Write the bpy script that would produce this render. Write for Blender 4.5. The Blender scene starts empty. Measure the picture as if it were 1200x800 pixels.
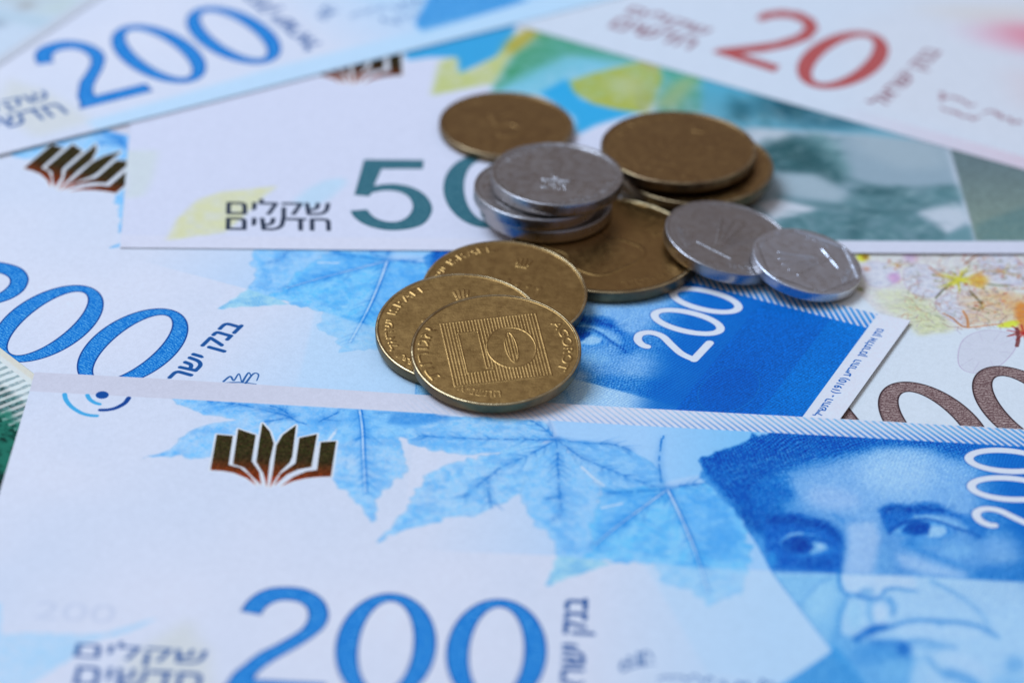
import bpy, math, random
import numpy as np
from mathutils import Matrix, Vector

rng = np.random.default_rng(7)
random.seed(7)
MM = 0.001                       # everything below is laid out in millimetres
OY = 410.0                       # the pile's centre goes to the world origin

# ------------------------------------------------------------------ camera
FPX, PHI, ROLL, CAM_H = 4224.86, math.radians(31.6054), math.radians(2.4861), 248.321
FW = np.array([0, math.cos(PHI), -math.sin(PHI)]); _r = np.array([1., 0, 0]); _u = np.cross(_r, FW)
RT = math.cos(ROLL)*_r + math.sin(ROLL)*_u
UP = -math.sin(ROLL)*_r + math.cos(ROLL)*_u
scene = bpy.context.scene
C = scene.collection
cam_data = bpy.data.cameras.new("camera")
cam = bpy.data.objects.new("camera", cam_data); C.objects.link(cam)
m = Matrix.Identity(4)
for i in range(3):
    m[i][0] = RT[i]; m[i][1] = UP[i]; m[i][2] = -FW[i]
m[0][3], m[1][3], m[2][3] = 0.0, -OY*MM, CAM_H*MM
cam.matrix_world = m
cam_data.sensor_width = 36.0
cam_data.lens = FPX/1200*36
cam_data.clip_start = 0.01; cam_data.clip_end = 20
cam_data.dof.use_dof = True
cam_data.dof.focus_distance = 0.466
cam_data.dof.aperture_fstop = 12.5
cam_data.dof.aperture_blades = 7
scene.camera = cam

# ------------------------------------------------------------------ light
world = bpy.data.worlds.new("World"); scene.world = world; world.use_nodes = True
nt = world.node_tree
bg = nt.nodes['Background']
tc = nt.nodes.new('ShaderNodeTexCoord'); sep = nt.nodes.new('ShaderNodeSeparateXYZ')
ramp = nt.nodes.new('ShaderNodeValToRGB')
nt.links.new(tc.outputs['Generated'], sep.inputs[0]); nt.links.new(sep.outputs['Z'], ramp.inputs[0])
nt.links.new(ramp.outputs[0], bg.inputs['Color'])
e = ramp.color_ramp.elements
e[0].position = 0.0; e[0].color = (0.16, 0.15, 0.15, 1)
e[1].position = 0.5; e[1].color = (0.27, 0.24, 0.245, 1)
e2 = ramp.color_ramp.elements.new(1.0); e2.color = (0.36, 0.42, 0.55, 1)
bg.inputs['Strength'].default_value = 1.0

def area(name, loc, target, sx, sy, power, col):
    d = bpy.data.lights.new(name, 'AREA'); d.shape = 'RECTANGLE'; d.size = sx; d.size_y = sy
    d.energy = power; d.color = col
    o = bpy.data.objects.new(name, d); C.objects.link(o)
    o.location = loc
    o.rotation_euler = (Vector(target)-Vector(loc)).to_track_quat('-Z', 'Y').to_euler()
    return o
area("window_light", (-0.50, 0.22, 0.95), (0, 0, 0), 0.75, 0.55, 11.3, (0.545, 0.715, 0.99))

scene.view_settings.view_transform = 'Standard'
scene.view_settings.look = 'None'
scene.view_settings.exposure = 0.0
scene.view_settings.gamma = 1.0
ILL = np.array([0.70, 0.83, 1.06])     # colour of the light falling on the table, to turn seen colours into ink colours

# ------------------------------------------------------------------ places
# each sheet: x, y of its lower left corner, turn; in millimetres / degrees
P200F = (-62.47, 319.44, -1.354)
P200M = (-112.87, 406.60, -23.173)
P200T = (-85.91, 439.77, 33.947)
P50 = (-53.71, 423.37, 4.366)

def proj(x, y, z=0.0):
    q = np.stack([np.asarray(x, float), np.asarray(y, float), np.full(np.shape(x), float(z)-CAM_H)], -1)
    d = q @ FW
    return 600+FPX*(q@RT)/d, 400-FPX*(q@UP)/d
def ground(px, py, z=0.0):
    d = FW[None]+(np.asarray(px, float)[:, None]-600)/FPX*RT[None]-(np.asarray(py, float)[:, None]-400)/FPX*UP[None]
    t = (CAM_H-z)/(-d[:, 2])
    return np.stack([t*d[:, 0], t*d[:, 1]], 1)
def to_note(pose, xy):
    a = math.radians(pose[2]); q = np.asarray(xy)-np.array(pose[:2])
    return np.stack([math.cos(a)*q[:, 0]+math.sin(a)*q[:, 1], -math.sin(a)*q[:, 0]+math.cos(a)*q[:, 1]], 1)
def to_world(pose, uv):
    a = math.radians(pose[2]); uv = np.asarray(uv)
    return np.stack([pose[0]+math.cos(a)*uv[..., 0]-math.sin(a)*uv[..., 1],
                     pose[1]+math.sin(a)*uv[..., 0]+math.cos(a)*uv[..., 1]], -1)
def tr(pose, pts, ox=0, oy=0, s=1.0):
    """points measured on an enlarged detail of a sheet -> millimetres on that sheet"""
    p = np.array(pts, float)
    return to_note(pose, ground(ox+p[:, 0]/s, oy+p[:, 1]/s))

# ------------------------------------------------------------------ drawing ink on a sheet
def smooth(pts, n=8, closed=True):
    p = np.asarray(pts, float); N = len(p); out = []
    t = np.linspace(0, 1, n, endpoint=False)[:, None]
    for i in range(N if closed else N-1):
        if closed: a, b, c, d = p[i-1], p[i], p[(i+1) % N], p[(i+2) % N]
        else: a, b, c, d = p[max(i-1, 0)], p[i], p[i+1], p[min(i+2, N-1)]
        out.append(0.5*((2*b)+(-a+c)*t+(2*a-5*b+4*c-d)*t*t+(-a+3*b-3*c+d)*t**3))
    out = np.concatenate(out)
    return out if closed else np.vstack([out, p[-1:]])
def rough(pts, amp, step=0.5, seed=0):
    """ragged, leaf-like outline"""
    r = np.random.default_rng(seed); p = np.asarray(pts, float); out = []
    for i in range(len(p)):
        a, b = p[i], p[(i+1) % len(p)]; L = np.hypot(*(b-a)); k = max(1, int(L/step))
        nrm = np.array([-(b-a)[1], (b-a)[0]])/(L+1e-9)
        for j in range(k): out.append(a+(b-a)*j/k+nrm*r.normal()*amp*(0 if j == 0 else 1))
    return np.array(out)
def ring(cu, cv, a, b, n=96, rev=False):
    t = np.linspace(0, 2*math.pi, n, endpoint=False)
    if rev: t = t[::-1]
    return np.stack([cu+a*np.cos(t), cv+b*np.sin(t)], 1)
def area2(p): return 0.5*np.sum(p[:, 0]*np.roll(p[:, 1], -1)-np.roll(p[:, 0], -1)*p[:, 1])
def pos(p):
    p = np.asarray(p, float); return p if area2(p) > 0 else p[::-1]
def neg(p): return pos(p)[::-1]
def stroke_polys(pts, w0, w1=None, caps=True):
    w1 = w0 if w1 is None else w1
    p = np.asarray(pts, float); n = len(p); w = np.linspace(w0, w1, n)/2; out = []
    for i in range(n-1):
        d = p[i+1]-p[i]; L = np.hypot(*d)
        if L < 1e-6: continue
        nn = np.array([-d[1], d[0]])/L
        out.append(pos(np.array([p[i]+nn*w[i], p[i]-nn*w[i], p[i+1]-nn*w[i+1], p[i+1]+nn*w[i+1]])))
    for i in range(0 if caps else 1, n if caps else n-1): out.append(pos(ring(*p[i], w[i], w[i], 10)))
    return out
def box1(a, r, ax):
    if r < 1: return a
    pad = [(0, 0)]*a.ndim; pad[ax] = (r+1, r)
    c = np.cumsum(np.pad(a, pad, mode='edge'), axis=ax, dtype=np.float64)
    n = a.shape[ax]
    hi = np.take(c, np.arange(2*r+1, 2*r+1+n), axis=ax); lo = np.take(c, np.arange(0, n), axis=ax)
    return ((hi-lo)/(2*r+1)).astype(np.float32)
def blur(a, s):
    r = int(round(s))
    if r < 1: return a
    for _ in range(3): a = box1(box1(a, r, 0), r, 1)
    return a
def noise(h, w, cell, seed):
    r = np.random.default_rng(seed); gh, gw = int(h/cell)+3, int(w/cell)+3
    g = r.random((gh, gw)).astype(np.float32)
    y = np.arange(h)/cell; x = np.arange(w)/cell
    yi = y.astype(int); xi = x.astype(int); fy = (y-yi); fx = (x-xi)
    fy = (fy*fy*(3-2*fy)).astype(np.float32)[:, None]; fx = (fx*fx*(3-2*fx)).astype(np.float32)[None]
    rows0 = g[yi]; rows1 = g[yi+1]; rr = rows0*(1-fy)+rows1*fy
    return rr[:, xi]*(1-fx)+rr[:, xi+1]*fx

class Pad:
    """a sheet of w x h mm; colours are kept as seen, foil is a mask"""
    def __init__(s, w, h, ppm, rgb):
        s.w, s.h, s.ppm = w, h, ppm; s.W, s.H = int(w*ppm), int(h*ppm)
        s.a = np.empty((s.H, s.W, 3), np.float32); s.a[:] = np.array(rgb, np.float32)/255
        s.foil = np.zeros((s.H, s.W), np.float32); s.zones = {}
    def cov(s, polys, margin=0):
        P = [np.asarray(p, float)*s.ppm for p in polys]
        allp = np.concatenate(P)
        x0 = max(0, int(allp[:, 0].min()-margin-1)); x1 = min(s.W, int(allp[:, 0].max()+margin+2))
        y0 = max(0, int(allp[:, 1].min()-margin-1)); y1 = min(s.H, int(allp[:, 1].max()+margin+2))
        if x1 <= x0 or y1 <= y0: return None
        SS = 4; Hh = (y1-y0)*SS; Ww = x1-x0
        R, X, D = [], [], []
        for p in P:
            q = np.roll(p, -1, 0)
            for (ax, ay), (bx, by) in zip(p, q):
                if ay == by: continue
                sg = 1 if by > ay else -1
                lo, hi = (ay, by) if ay < by else (by, ay)
                j0 = max(0, math.ceil((lo-y0)*SS-0.5)); j1 = min(Hh, math.ceil((hi-y0)*SS-0.5))
                if j1 <= j0: continue
                j = np.arange(j0, j1); yy = (j+0.5)/SS+y0
                R.append(j//SS); X.append(ax+(yy-ay)*(bx-ax)/(by-ay)-x0); D.append(np.full(len(j), -sg))
        acc = np.zeros((y1-y0)*(Ww+2))
        if R:
            R = np.concatenate(R); X = np.clip(np.concatenate(X), 0, Ww); D = np.concatenate(D)
            xi = X.astype(int); fr = X-xi
            acc += np.bincount(R*(Ww+2)+xi, D*(1-fr), minlength=len(acc))
            acc += np.bincount(R*(Ww+2)+xi+1, D*fr, minlength=len(acc))
        mk = np.clip(np.abs(np.cumsum(acc.reshape(y1-y0, Ww+2), 1)[:, :Ww])/SS, 0, 1).astype(np.float32)
        return x0, y0, mk
    def fill(s, polys, rgb, alpha=1.0, soft=0.0, tex=None, zone=None, foil=None):
        if isinstance(polys, np.ndarray) and polys.ndim == 2: polys = [polys]
        k = soft*s.ppm
        c = s.cov(polys, margin=3*k)
        if c is None: return
        x0, y0, mk = c
        if k >= 1: mk = blur(mk, k)
        sl = (slice(y0, y0+mk.shape[0]), slice(x0, x0+mk.shape[1]))
        if zone: s.zone(zone, sl, mk)
        mk = mk*alpha
        if tex is not None: mk = mk*tex[sl]
        if foil is not None:
            s.foil[sl] = np.maximum(s.foil[sl], mk); 
        if callable(rgb):
            V, U = np.mgrid[y0:y0+mk.shape[0], x0:x0+mk.shape[1]].astype(np.float32)
            col = rgb(U/s.ppm, V/s.ppm)/255
        else: col = np.array(rgb, np.float32)/255
        s.a[sl] += (col-s.a[sl])*mk[..., None]
    def zone(s, name, sl, mk):
        z = s.zones.setdefault(name, np.zeros((s.H, s.W), bool))
        z[sl] |= mk > 0.2
    def line(s, pts, w, rgb, alpha=1.0, soft=0.0, w1=None, tex=None, zone=None):
        s.fill(stroke_polys(pts, w, w1), rgb, alpha, soft, tex, zone)
    def text(s, string, box, rot, rgb, alpha=1.0, soft=0.0, zone=None, bold=0.0):
        """box: u0, v0, length along the writing, height; rot 0 or 90 (reading upwards)"""
        T = fit_text(string)
        if T is None: return
        polys = []
        for p in T:
            p = p*np.array([box[2], box[3]])
            if rot == 90: p = np.stack([-p[:, 1], p[:, 0]], -1)
            polys.append(p+np.array([box[0], box[1]]))
        s.fill(polys, rgb, alpha, soft, zone=zone)
        if bold:
            for dx, dy in ((bold, 0), (-bold, 0), (0, bold), (0, -bold)):
                s.fill([p+np.array([dx, dy]) for p in polys], rgb, alpha, soft)

_tc = {}
def text_outlines(string):
    """outlines of a piece of writing: list of closed polygons"""
    if string in _tc: return _tc[string]
    cu = bpy.data.curves.new("writing", 'FONT'); cu.body = string
    o = bpy.data.objects.new("writing", cu); C.objects.link(o)
    dg = bpy.context.evaluated_depsgraph_get(); dg.update()
    cc = o.to_curve(dg); out = []
    for sp in cc.splines:
        bp = sp.bezier_points; n = len(bp)
        if n < 2: continue
        p = []
        for k in range(n):
            a, b = bp[k], bp[(k+1) % n]
            P0, P1, P2, P3 = (np.array(q[:2]) for q in (a.co, a.handle_right, b.handle_left, b.co))
            straight = np.linalg.norm(np.cross(P3-P0, P1-P0))+np.linalg.norm(np.cross(P3-P0, P2-P0)) < 1e-5
            for t in ([0] if straight else np.linspace(0, 1, 6)[:-1]):
                p.append((1-t)**3*P0+3*(1-t)**2*t*P1+3*(1-t)*t*t*P2+t**3*P3)
        if len(p) > 2: out.append(np.array(p))
    o.to_curve_clear()
    bpy.data.objects.remove(o); bpy.data.curves.remove(cu)
    _tc[string] = out or None
    return _tc[string]
def fit_text(string):
    """outlines scaled to a unit box"""
    T = text_outlines(string)
    if T is None: return None
    a = np.concatenate(T); lo = a.min(0); hi = a.max(0)
    return [(p-lo)/(hi-lo) for p in T]
H = lambda s: s[::-1]            # Hebrew is set right to left

# ------------------------------------------------------------------ numerals
def zero(cu, cv, a=5.81, b=10.43, ta=2.68, tb=1.68):
    return [pos(ring(cu, cv, a, b)), neg(ring(cu, cv, a-ta, b-tb))]
def two_from_sheet():
    top = tr(P200F, smooth([(165, 375), (200, 320), (260, 270), (340, 240), (430, 233), (520, 240), (590, 265), (650, 310),
                            (680, 370), (680, 420), (655, 470), (600, 520), (500, 585), (400, 640), (320, 690), (268, 735), (245, 772)], 5, False), 250, 640, 5)
    foot_v = top[-1][1]; u1 = tr(P200T, [(174, 102)])[0][0]
    low = tr(P200F, smooth([(80, 800), (125, 735), (180, 690), (270, 620), (370, 570), (460, 520), (520, 480), (555, 430), (560, 380),
                            (540, 345), (500, 322), (440, 312), (380, 318), (325, 345), (295, 380), (285, 397)], 5, False), 250, 640, 5)
    base = 6.9
    p = np.vstack([top, [[u1+0.3, foot_v]], [[u1+0.1, base]], [[low[0][0]-0.9, base]], low])
    return p
TWO = two_from_sheet()

def numeral_ink(pad, polys, base, lite, dark, zone, seed=3, wave=True):
    pad.fill(polys, dark, 1.0, zone=None)
    # engraved dashes inside the outline: shrink by eroding the coverage
    c = pad.cov(polys, margin=4)
    x0, y0, mk = c; sl = (slice(y0, y0+mk.shape[0]), slice(x0, x0+mk.shape[1]))
    inner = np.clip((blur(mk, 0.12*pad.ppm)-0.80)*5.0, 0, 1)
    pad.zone(zone, sl, mk)
    V, U = np.mgrid[y0:y0+mk.shape[0], x0:x0+mk.shape[1]].astype(np.float32)/pad.ppm
    n1 = noise(*mk.shape, 0.5*pad.ppm, seed); n2 = noise(*mk.shape, 0.12*pad.ppm, seed+1)
    pat = 0.5+0.5*np.sin(2*math.pi*(V/0.40+0.9*n1+U*0.5))
    pat = np.clip((pat-0.45)*3, 0, 1)*np.clip((n2-0.28)*4, 0, 1)
    col = (np.array(base)+(np.array(lite)-np.array(base))*pat[..., None]*0.85)/255
    pad.a[sl] += (col-pad.a[sl])*inner[..., None]

EMBLEM = [[(222, 197), (297, 204), (277, 338), (330, 352), (372, 385), (408, 434), (360, 400), (300, 375), (250, 366), (192, 362)],
          [(322, 172), (404, 200), (385, 322), (420, 370), (430, 432), (390, 395), (350, 352), (297, 335)],
          [(435, 145), (470, 185), (488, 240), (470, 320), (456, 442), (440, 380), (406, 325), (420, 230)],
          [(592, 155), (575, 300), (562, 330), (520, 370), (470, 443), (485, 360), (500, 250), (530, 200)],
          [(690, 197), (664, 350), (600, 362), (550, 385), (490, 436), (520, 380), (590, 332), (608, 214)],
          [(780, 230), (755, 395), (700, 396), (640, 402), (580, 415), (522, 438), (580, 395), (640, 370), (690, 364), (708, 234)]]
def emblem(pad, pose=P200F):
    u0 = None
    for k, e_ in enumerate(EMBLEM):
        p = tr(P200F, e_, 200, 460, 4)
        pad.fill([p+np.array([0.0, 0.0])], (205, 215, 235), 0.9, 0.02) if False else None
        def col(U, V):
            t = np.clip((V-48.3)/8.0, 0, 1)[..., None]
            a = np.array([190., 78, 45]); b = np.array([66., 54, 44])
            g = (a+(b-a)*np.clip(t*1.5, 0, 1))
            n = noise(U.shape[0], U.shape[1], 3, 90+k)[..., None]
            n2 = noise(U.shape[0], U.shape[1], 4, 190+k)[..., None]
            return g*(0.55+0.75*n)+np.array([0., 28, 0])*n2*t
        # pale halo round each leaf of the book
        q = pos(p); c = q.mean(0)
        pad.line(np.vstack([q, q[:1]]), 0.55, (214, 222, 238), 0.95)
    for k, e_ in enumerate(EMBLEM):
        p = tr(P200F, e_, 200, 460, 4)
        def col(U, V, k=k):
            t = np.clip((V-48.3)/8.0, 0, 1)[..., None]
            a = np.array([214., 82, 44]); b = np.array([78., 60, 46])
            g = (a+(b-a)*np.clip(t*1.45-.12, 0, 1))
            n = noise(U.shape[0], U.shape[1], 3, 90+k)[..., None]
            n2 = noise(U.shape[0], U.shape[1], 4, 190+k)[..., None]
            return g*(0.5+0.8*n)+np.array([0., 26, 4])*n2*t
        pad.fill([p], col, 1.0, zone='foil_emblem', foil=.5)

# ------------------------------------------------------------------ the blue sheet with the large 200
PAPER = (204, 216, 240)
def leaf(pad, pts, col, veins=(), seed=0, amp=0.25, alpha=0.9, tex=None, pose=P200F, ox=0, oy=0, s=1.0, vein_dark=(40, 120, 210), edge=True):
    p = rough(tr(pose, pts, ox, oy, s), amp, 0.7, seed)
    pad.fill([p], col, alpha, 0.11, tex=tex)
    if hasattr(pad, 'lm'):
        c = pad.cov([p]); sl = (slice(c[1], c[1]+c[2].shape[0]), slice(c[0], c[0]+c[2].shape[1])); pad.lm[sl] = np.maximum(pad.lm[sl], c[2])
    if edge: pad.line(np.vstack([p, p[:1]]), 0.10, tuple(np.array(col)*0.86), 0.4)
    for i, v in enumerate(veins):
        q = smooth(tr(pose, v, ox, oy, s), 6, False)
        vein(pad, q, vein_dark, seed*31+i, white=False)
def vein(pad, q, dark, seed, side=True, w=0.26, white=True):
    r = np.random.default_rng(seed)
    pad.line(q, 1.4, dark, 0.22, 0.25, w1=0.5)
    L = np.r_[0, np.cumsum(np.hypot(*np.diff(q, axis=0).T))]
    if side and L[-1] > 3:
        for t in np.sort(r.uniform(0.6, L[-1]-0.6, int(L[-1]/0.8))):
            i = min(np.searchsorted(L, t), len(q)-1); d = q[i]-q[max(i-1, 0)]; d = d/(np.hypot(*d)+1e-9)
            for sg in (1, -1):
                a = math.radians(48+r.normal()*9)*sg; e_ = np.array([d[0]*math.cos(a)-d[1]*math.sin(a), d[0]*math.sin(a)+d[1]*math.cos(a)])
                ln = (0.9+r.random()*2.8)*(1-0.5*t/L[-1])
                b = q[i]; k = np.array([b, b+e_*ln*0.5, b+e_*ln+d*0.3*ln])
                pad.line(k, 0.15, dark, 0.16+0.34*r.random(), 0.06, w1=0.05)
                if r.random() < 0.5: pad.line(k+np.array([0.15, 0.1]), 0.35, dark, 0.14, 0.12, w1=0.1)
    if not white:     # a broken dark line
        for k in range(len(q)-1):
            if r.random() < .78: pad.line(q[k:k+2]+r.normal(size=2)*.05, .13+.16*r.random(), dark, .65, .03)
        return
    pad.line(q+np.array([0.16, 0.06]), 0.24, dark, 0.75, w1=0.12)
    pad.line(q-np.array([0.10, 0.04]), w, (190, 216, 246), 0.85, w1=0.1)
    pad.line(q-np.array([0.34, 0.12]), 0.16, dark, 0.55, w1=0.06)

def portrait_canvas():
    """engraved head, drawn on a slanted sheet (crop scale 2.5) and laid back into the sheet's own plane"""
    w, h = 1560, 960
    cv = Pad(w, h, 1, (70, 150, 228))
    f = lambda pts, col, a=1., soft=0., **k: cv.fill([np.array(pts, float)], col, a, soft*.75, **k)
    def st(pts, wd, col, a=1., soft=0., w1=None): cv.line(smooth(pts, 5, False), wd, col, a, soft*.72, w1)
    def el(cx, cy, rx, ry, col, a, soft, rot=0):
        t = np.linspace(0, 2*math.pi, 40, endpoint=False); c_, s_ = math.cos(math.radians(rot)), math.sin(math.radians(rot))
        x, y = rx*np.cos(t), ry*np.sin(t)
        cv.fill([np.stack([cx+c_*x-s_*y, cy+s_*x+c_*y], 1)], col, a, soft*.75)
    deep, navy, mid, lt, pale = (10, 98, 194), (4, 80, 174), (60, 146, 226), (132, 186, 240), (182, 213, 248)
    # face base, forehead, temple
    f([(250, 100), (980, 100), (1560, 160), (1560, 960), (430, 960), (250, 420)], (92, 158, 228), 1, 10)
    st([(120, 150), (260, 90), (450, 76), (650, 78), (830, 92), (1000, 125), (1200, 150), (1560, 180)], 122, deep, 1, 15)
    f([(60, 150), (270, 40), (420, 60), (340, 160), (310, 260), (280, 320), (240, 380), (190, 340), (120, 240)], deep, .95, 10)
    el(600, 185, 170, 62, lt, .85, 26)
    el(640, 195, 115, 80, (146, 194, 240), .8, 28)
    el(440, 225, 110, 46, (112, 172, 233), .75, 22, -8)
    el(480, 240, 110, 60, lt, .55, 20)
    el(250, 210, 70, 70, navy, .6, 18); el(200, 300, 40, 60, navy, .45, 14)
    f([(230, 90), (470, 90), (560, 110), (430, 160), (340, 190), (300, 290), (225, 320)], (38, 124, 212), .8, 26)
    el(320, 235, 50, 62, (60, 144, 224), .7, 20)
    for i in range(70):   # fine wavy lines at the temple and over the forehead
        a0 = np.array([255+random.uniform(0, 170), 130+random.uniform(0, 150)])
        st([a0, a0+[28, -13], a0+[62, -20]], 2.2, navy if i % 3 else lt, .30, 1, 1)
    for i in range(60):   # hair strands
        a0 = np.array([90+i*11.0, 100-0.08*i+random.uniform(-14, 14)])
        st([a0, a0+[60, -28+random.uniform(-8, 8)], a0+[150, -40+random.uniform(-12, 12)]], 3, navy if i % 2 else mid, .35, 1, 1)
    for i in range(34):
        a0 = np.array([130+random.uniform(0, 120), 160+i*5.0])
        st([a0, a0+[35, -30], a0+[105, -45+random.uniform(-10, 10)]], 2.5, navy if i % 2 else lt, .35, 1, 1)
    # right side of the head turning into shade
    f([(860, 120), (1560, 160), (1560, 430), (1010, 500), (900, 380), (830, 260)], (48, 132, 216), .75, 34)
    el(1010, 430, 120, 55, (128, 184, 238), .75, 22)
    f([(1150, 150), (1560, 170), (1560, 560), (1260, 540), (1170, 400)], (12, 102, 198), .95, 20)
    el(880, 170, 60, 50, (100, 168, 232), .5, 20)
    TA = lambda p: [(400+x/2, 450+y/2) for x, y in p]
    TB = lambda p: [(200+x*.375, 250+y*.375) for x, y in p]
    TC = lambda p: [(550+x*.375, 250+y*.375) for x, y in p]
    TD = lambda p: [(25+x*.4375, 25+y*.4375) for x, y in p]
    def blob(T, x, y, rx, ry, col, a, soft, rot=0):
        (X, Y), = T([(x, y)]); (X2, Y2), = T([(x+rx, y+ry)]); el(X, Y, X2-X, Y2-Y, col, a, soft, rot)
    # forehead and hair line
    f([(300, 190), (700, 120), (860, 180), (860, 320), (560, 330), (470, 300), (330, 280)], (122, 178, 238), .9, 22)
    el(620, 190, 110, 60, (150, 196, 243), .85, 26); el(440, 262, 80, 34, (150, 192, 243), .75, 14, 8)
    f(TD([(20, 260), (130, 230), (340, 190), (500, 110), (620, 60), (1250, 40), (2100, 90), (2100, 240), (1700, 190), (1250, 185), (1000, 235), (780, 285), (600, 350), (440, 410), (600, 450),
          (700, 520), (560, 560), (470, 720), (380, 660), (300, 560), (150, 430), (100, 350)]), (8, 94, 192), .92, 9)
    f(TD([(420, 420), (620, 380), (700, 530), (560, 570), (480, 640), (400, 560)]), (30, 120, 212), .6, 10)
    for i in range(90):
        x = 180+random.uniform(0, 620); y = 470-.34*x+random.uniform(-60, 70)
        q = TD([(x, y), (x+70, y-34), (x+160, y-62)]); st(q, 2.4, (4, 76, 172) if i % 2 else (80, 156, 230), .34, 1, 1)
    # left socket, brow and eye
    f(TB([(110, 200), (200, 150), (350, 140), (520, 190), (640, 240), (705, 310), (705, 620), (150, 580), (110, 420)]), (20, 102, 202), .95, 7)
    st(TB([(150, 205), (300, 190), (420, 220), (540, 235), (640, 290), (690, 350)]), 27, (4, 82, 180), .9, 5, 20)
    st(TB([(180, 270), (300, 262), (420, 270)]), 12, (14, 96, 194), .7, 5)
    st(TB([(230, 375), (280, 325), (350, 305), (440, 305), (540, 335)]), 9, (92, 166, 236), .8, 2.5, 4)
    st(TB([(280, 325), (330, 308), (400, 300)]), 7, (140, 192, 242), .7, 2)
    blob(TB, 370, 400, 125, 62, (6, 82, 182), .95, 5); blob(TB, 385, 385, 62, 48, (2, 70, 168), .8, 3)
    f(TB([(470, 372), (520, 366), (580, 390), (605, 420), (540, 450), (440, 470), (465, 440), (492, 410)]), (124, 186, 241), .95, 2.5)
    blob(TB, 540, 405, 22, 22, (165, 206, 246), .8, 2)
    st(TB([(240, 370), (330, 332), (440, 332), (540, 350), (640, 385)]), 5, (4, 78, 176), .9, 2, 3)
    blob(TB, 500, 530, 150, 42, (10, 88, 186), .6, 7); st(TB([(330, 478), (440, 474), (560, 452), (640, 430)]), 6, (64, 148, 228), .7, 3)
    blob(TB, 165, 500, 36, 60, (64, 158, 236), .75, 6)
    st(TB([(700, 300), (712, 420), (700, 610)]), 12, (24, 106, 200), .8, 5)
    st(TB([(640, 148), (678, 182), (724, 226)]), 8, (60, 138, 220), .85, 2.5, 4)
    # bridge of the nose
    f(TB([(745, 225), (960, 205), (1010, 330), (970, 625), (705, 625), (755, 420)]), (156, 197, 244), .92, 9)
    f(TB([(1010, 380), (1100, 440), (1100, 620), (940, 620)]), (108, 174, 236), .7, 12)
    st(TB([(760, 120), (840, 170), (900, 160)]), 18, (128, 182, 240), .6, 8)
    # right brow and eye
    f(TC([(50, 112), (150, 66), (300, 84), (430, 56), (520, 76), (600, 120), (700, 158), (780, 190), (700, 198), (560, 156), (420, 164), (310, 190), (220, 270), (120, 290), (80, 190)]), (18, 102, 200), .92, 5)
    st(TC([(120, 120), (220, 105), (320, 125), (430, 108), (560, 128)]), 16, (4, 80, 178), .8, 4, 10)
    f(TC([(700, 160), (900, 200), (900, 360), (820, 350), (720, 260)]), (28, 114, 208), .75, 8)
    st(TC([(335, 180), (440, 172), (540, 194), (640, 225), (750, 262)]), 10, (124, 184, 240), .9, 3, 6)
    f(TC([(150, 300), (240, 235), (330, 205), (440, 200), (560, 230), (640, 290), (540, 330), (330, 330)]), (70, 152, 230), .8, 4)
    f(TC([(236, 292), (285, 224), (350, 204), (448, 212), (468, 258), (440, 312), (330, 318)]), (4, 78, 178), .97, 2.5)
    f(TC([(468, 240), (560, 250), (602, 280), (550, 326), (440, 336)]), (148, 197, 243), .92, 3)
    blob(TC, 205, 285, 28, 18, (120, 182, 240), .8, 3)
    st(TC([(140, 302), (235, 232), (330, 198), (440, 192), (560, 222), (660, 262), (770, 295), (860, 335)]), 7, (4, 80, 180), .95, 2, 4)
    st(TC([(590, 270), (610, 300)]), 5, (20, 100, 200), .8, 2); st(TC([(640, 270), (664, 300)]), 5, (20, 100, 200), .7, 2)
    st(TC([(240, 302), (330, 330), (450, 350), (550, 340), (640, 300)]), 5, (54, 138, 222), .85, 2, 3)
    blob(TC, 320, 375, 90, 34, (44, 130, 218), .75, 7); blob(TC, 440, 380, 120, 26, (84, 160, 232), .6, 7)
    st(TC([(300, 405), (420, 445), (520, 490), (640, 532), (780, 580)]), 11, (56, 138, 220), .8, 4.5, 7)
    st(TC([(560, 400), (640, 360), (700, 320)]), 5, (84, 158, 230), .5, 3)
    blob(TC, 680, 440, 130, 55, (118, 181, 240), .8, 10); blob(TC, 1000, 400, 150, 80, (118, 178, 240), .8, 16)
    f(TC([(180, 460), (320, 470), (560, 560), (760, 625), (700, 650), (420, 625), (240, 560)]), (152, 195, 244), .85, 8)
    f(TC([(800, 580), (1400, 480), (1400, 700), (820, 690), (760, 640)]), (36, 124, 212), .75, 12)
    for i in range(44):
        x = 60+i*13.5; y = 128-34*math.sin(i/14.)+random.uniform(-26, 26)
        st(TC([(x, y), (x+30, y-24)]), 2.6, (4, 72, 168) if i % 3 else (70, 150, 228), .55, 1, 1)
    for i in range(26):
        x = 150+i*20; y = 205+.10*(i*12)+random.uniform(-28, 26)
        st(TB([(x, y), (x+34, y-16)]), 2.6, (4, 72, 168), .5, 1, 1)
    # lower half: pale inks
    low = np.array([(0, 462), (262, 478), (470, 482), (700, 490), (1000, 507), (1560, 545), (1560, 960), (0, 960)], float)
    cv.fill([low], (163, 207, 247), 1, 1.0)
    f([(262, 482), (462, 484), (470, 560), (458, 660), (440, 705), (330, 572)], (124, 190, 241), .9, 6)
    el(400, 560, 40, 60, (152, 207, 246), .7, 12, 30)
    st([(340, 575), (385, 520), (432, 490)], 7, (78, 150, 222), .6, 3)
    st([(262, 480), (330, 570), (400, 660), (437, 708)], 7, (64, 142, 218), .85, 2)
    f(TA([(60, 380), (110, 420), (220, 450), (500, 440), (560, 560), (520, 760), (100, 760), (60, 540)]), (92, 168, 233), .9, 9)
    blob(TA, 320, 530, 130, 60, (62, 146, 224), .75, 10); blob(TA, 260, 560, 100, 60, (74, 152, 226), .5, 10); blob(TA, 430, 620, 90, 50, (108, 180, 238), .7, 10)
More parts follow.
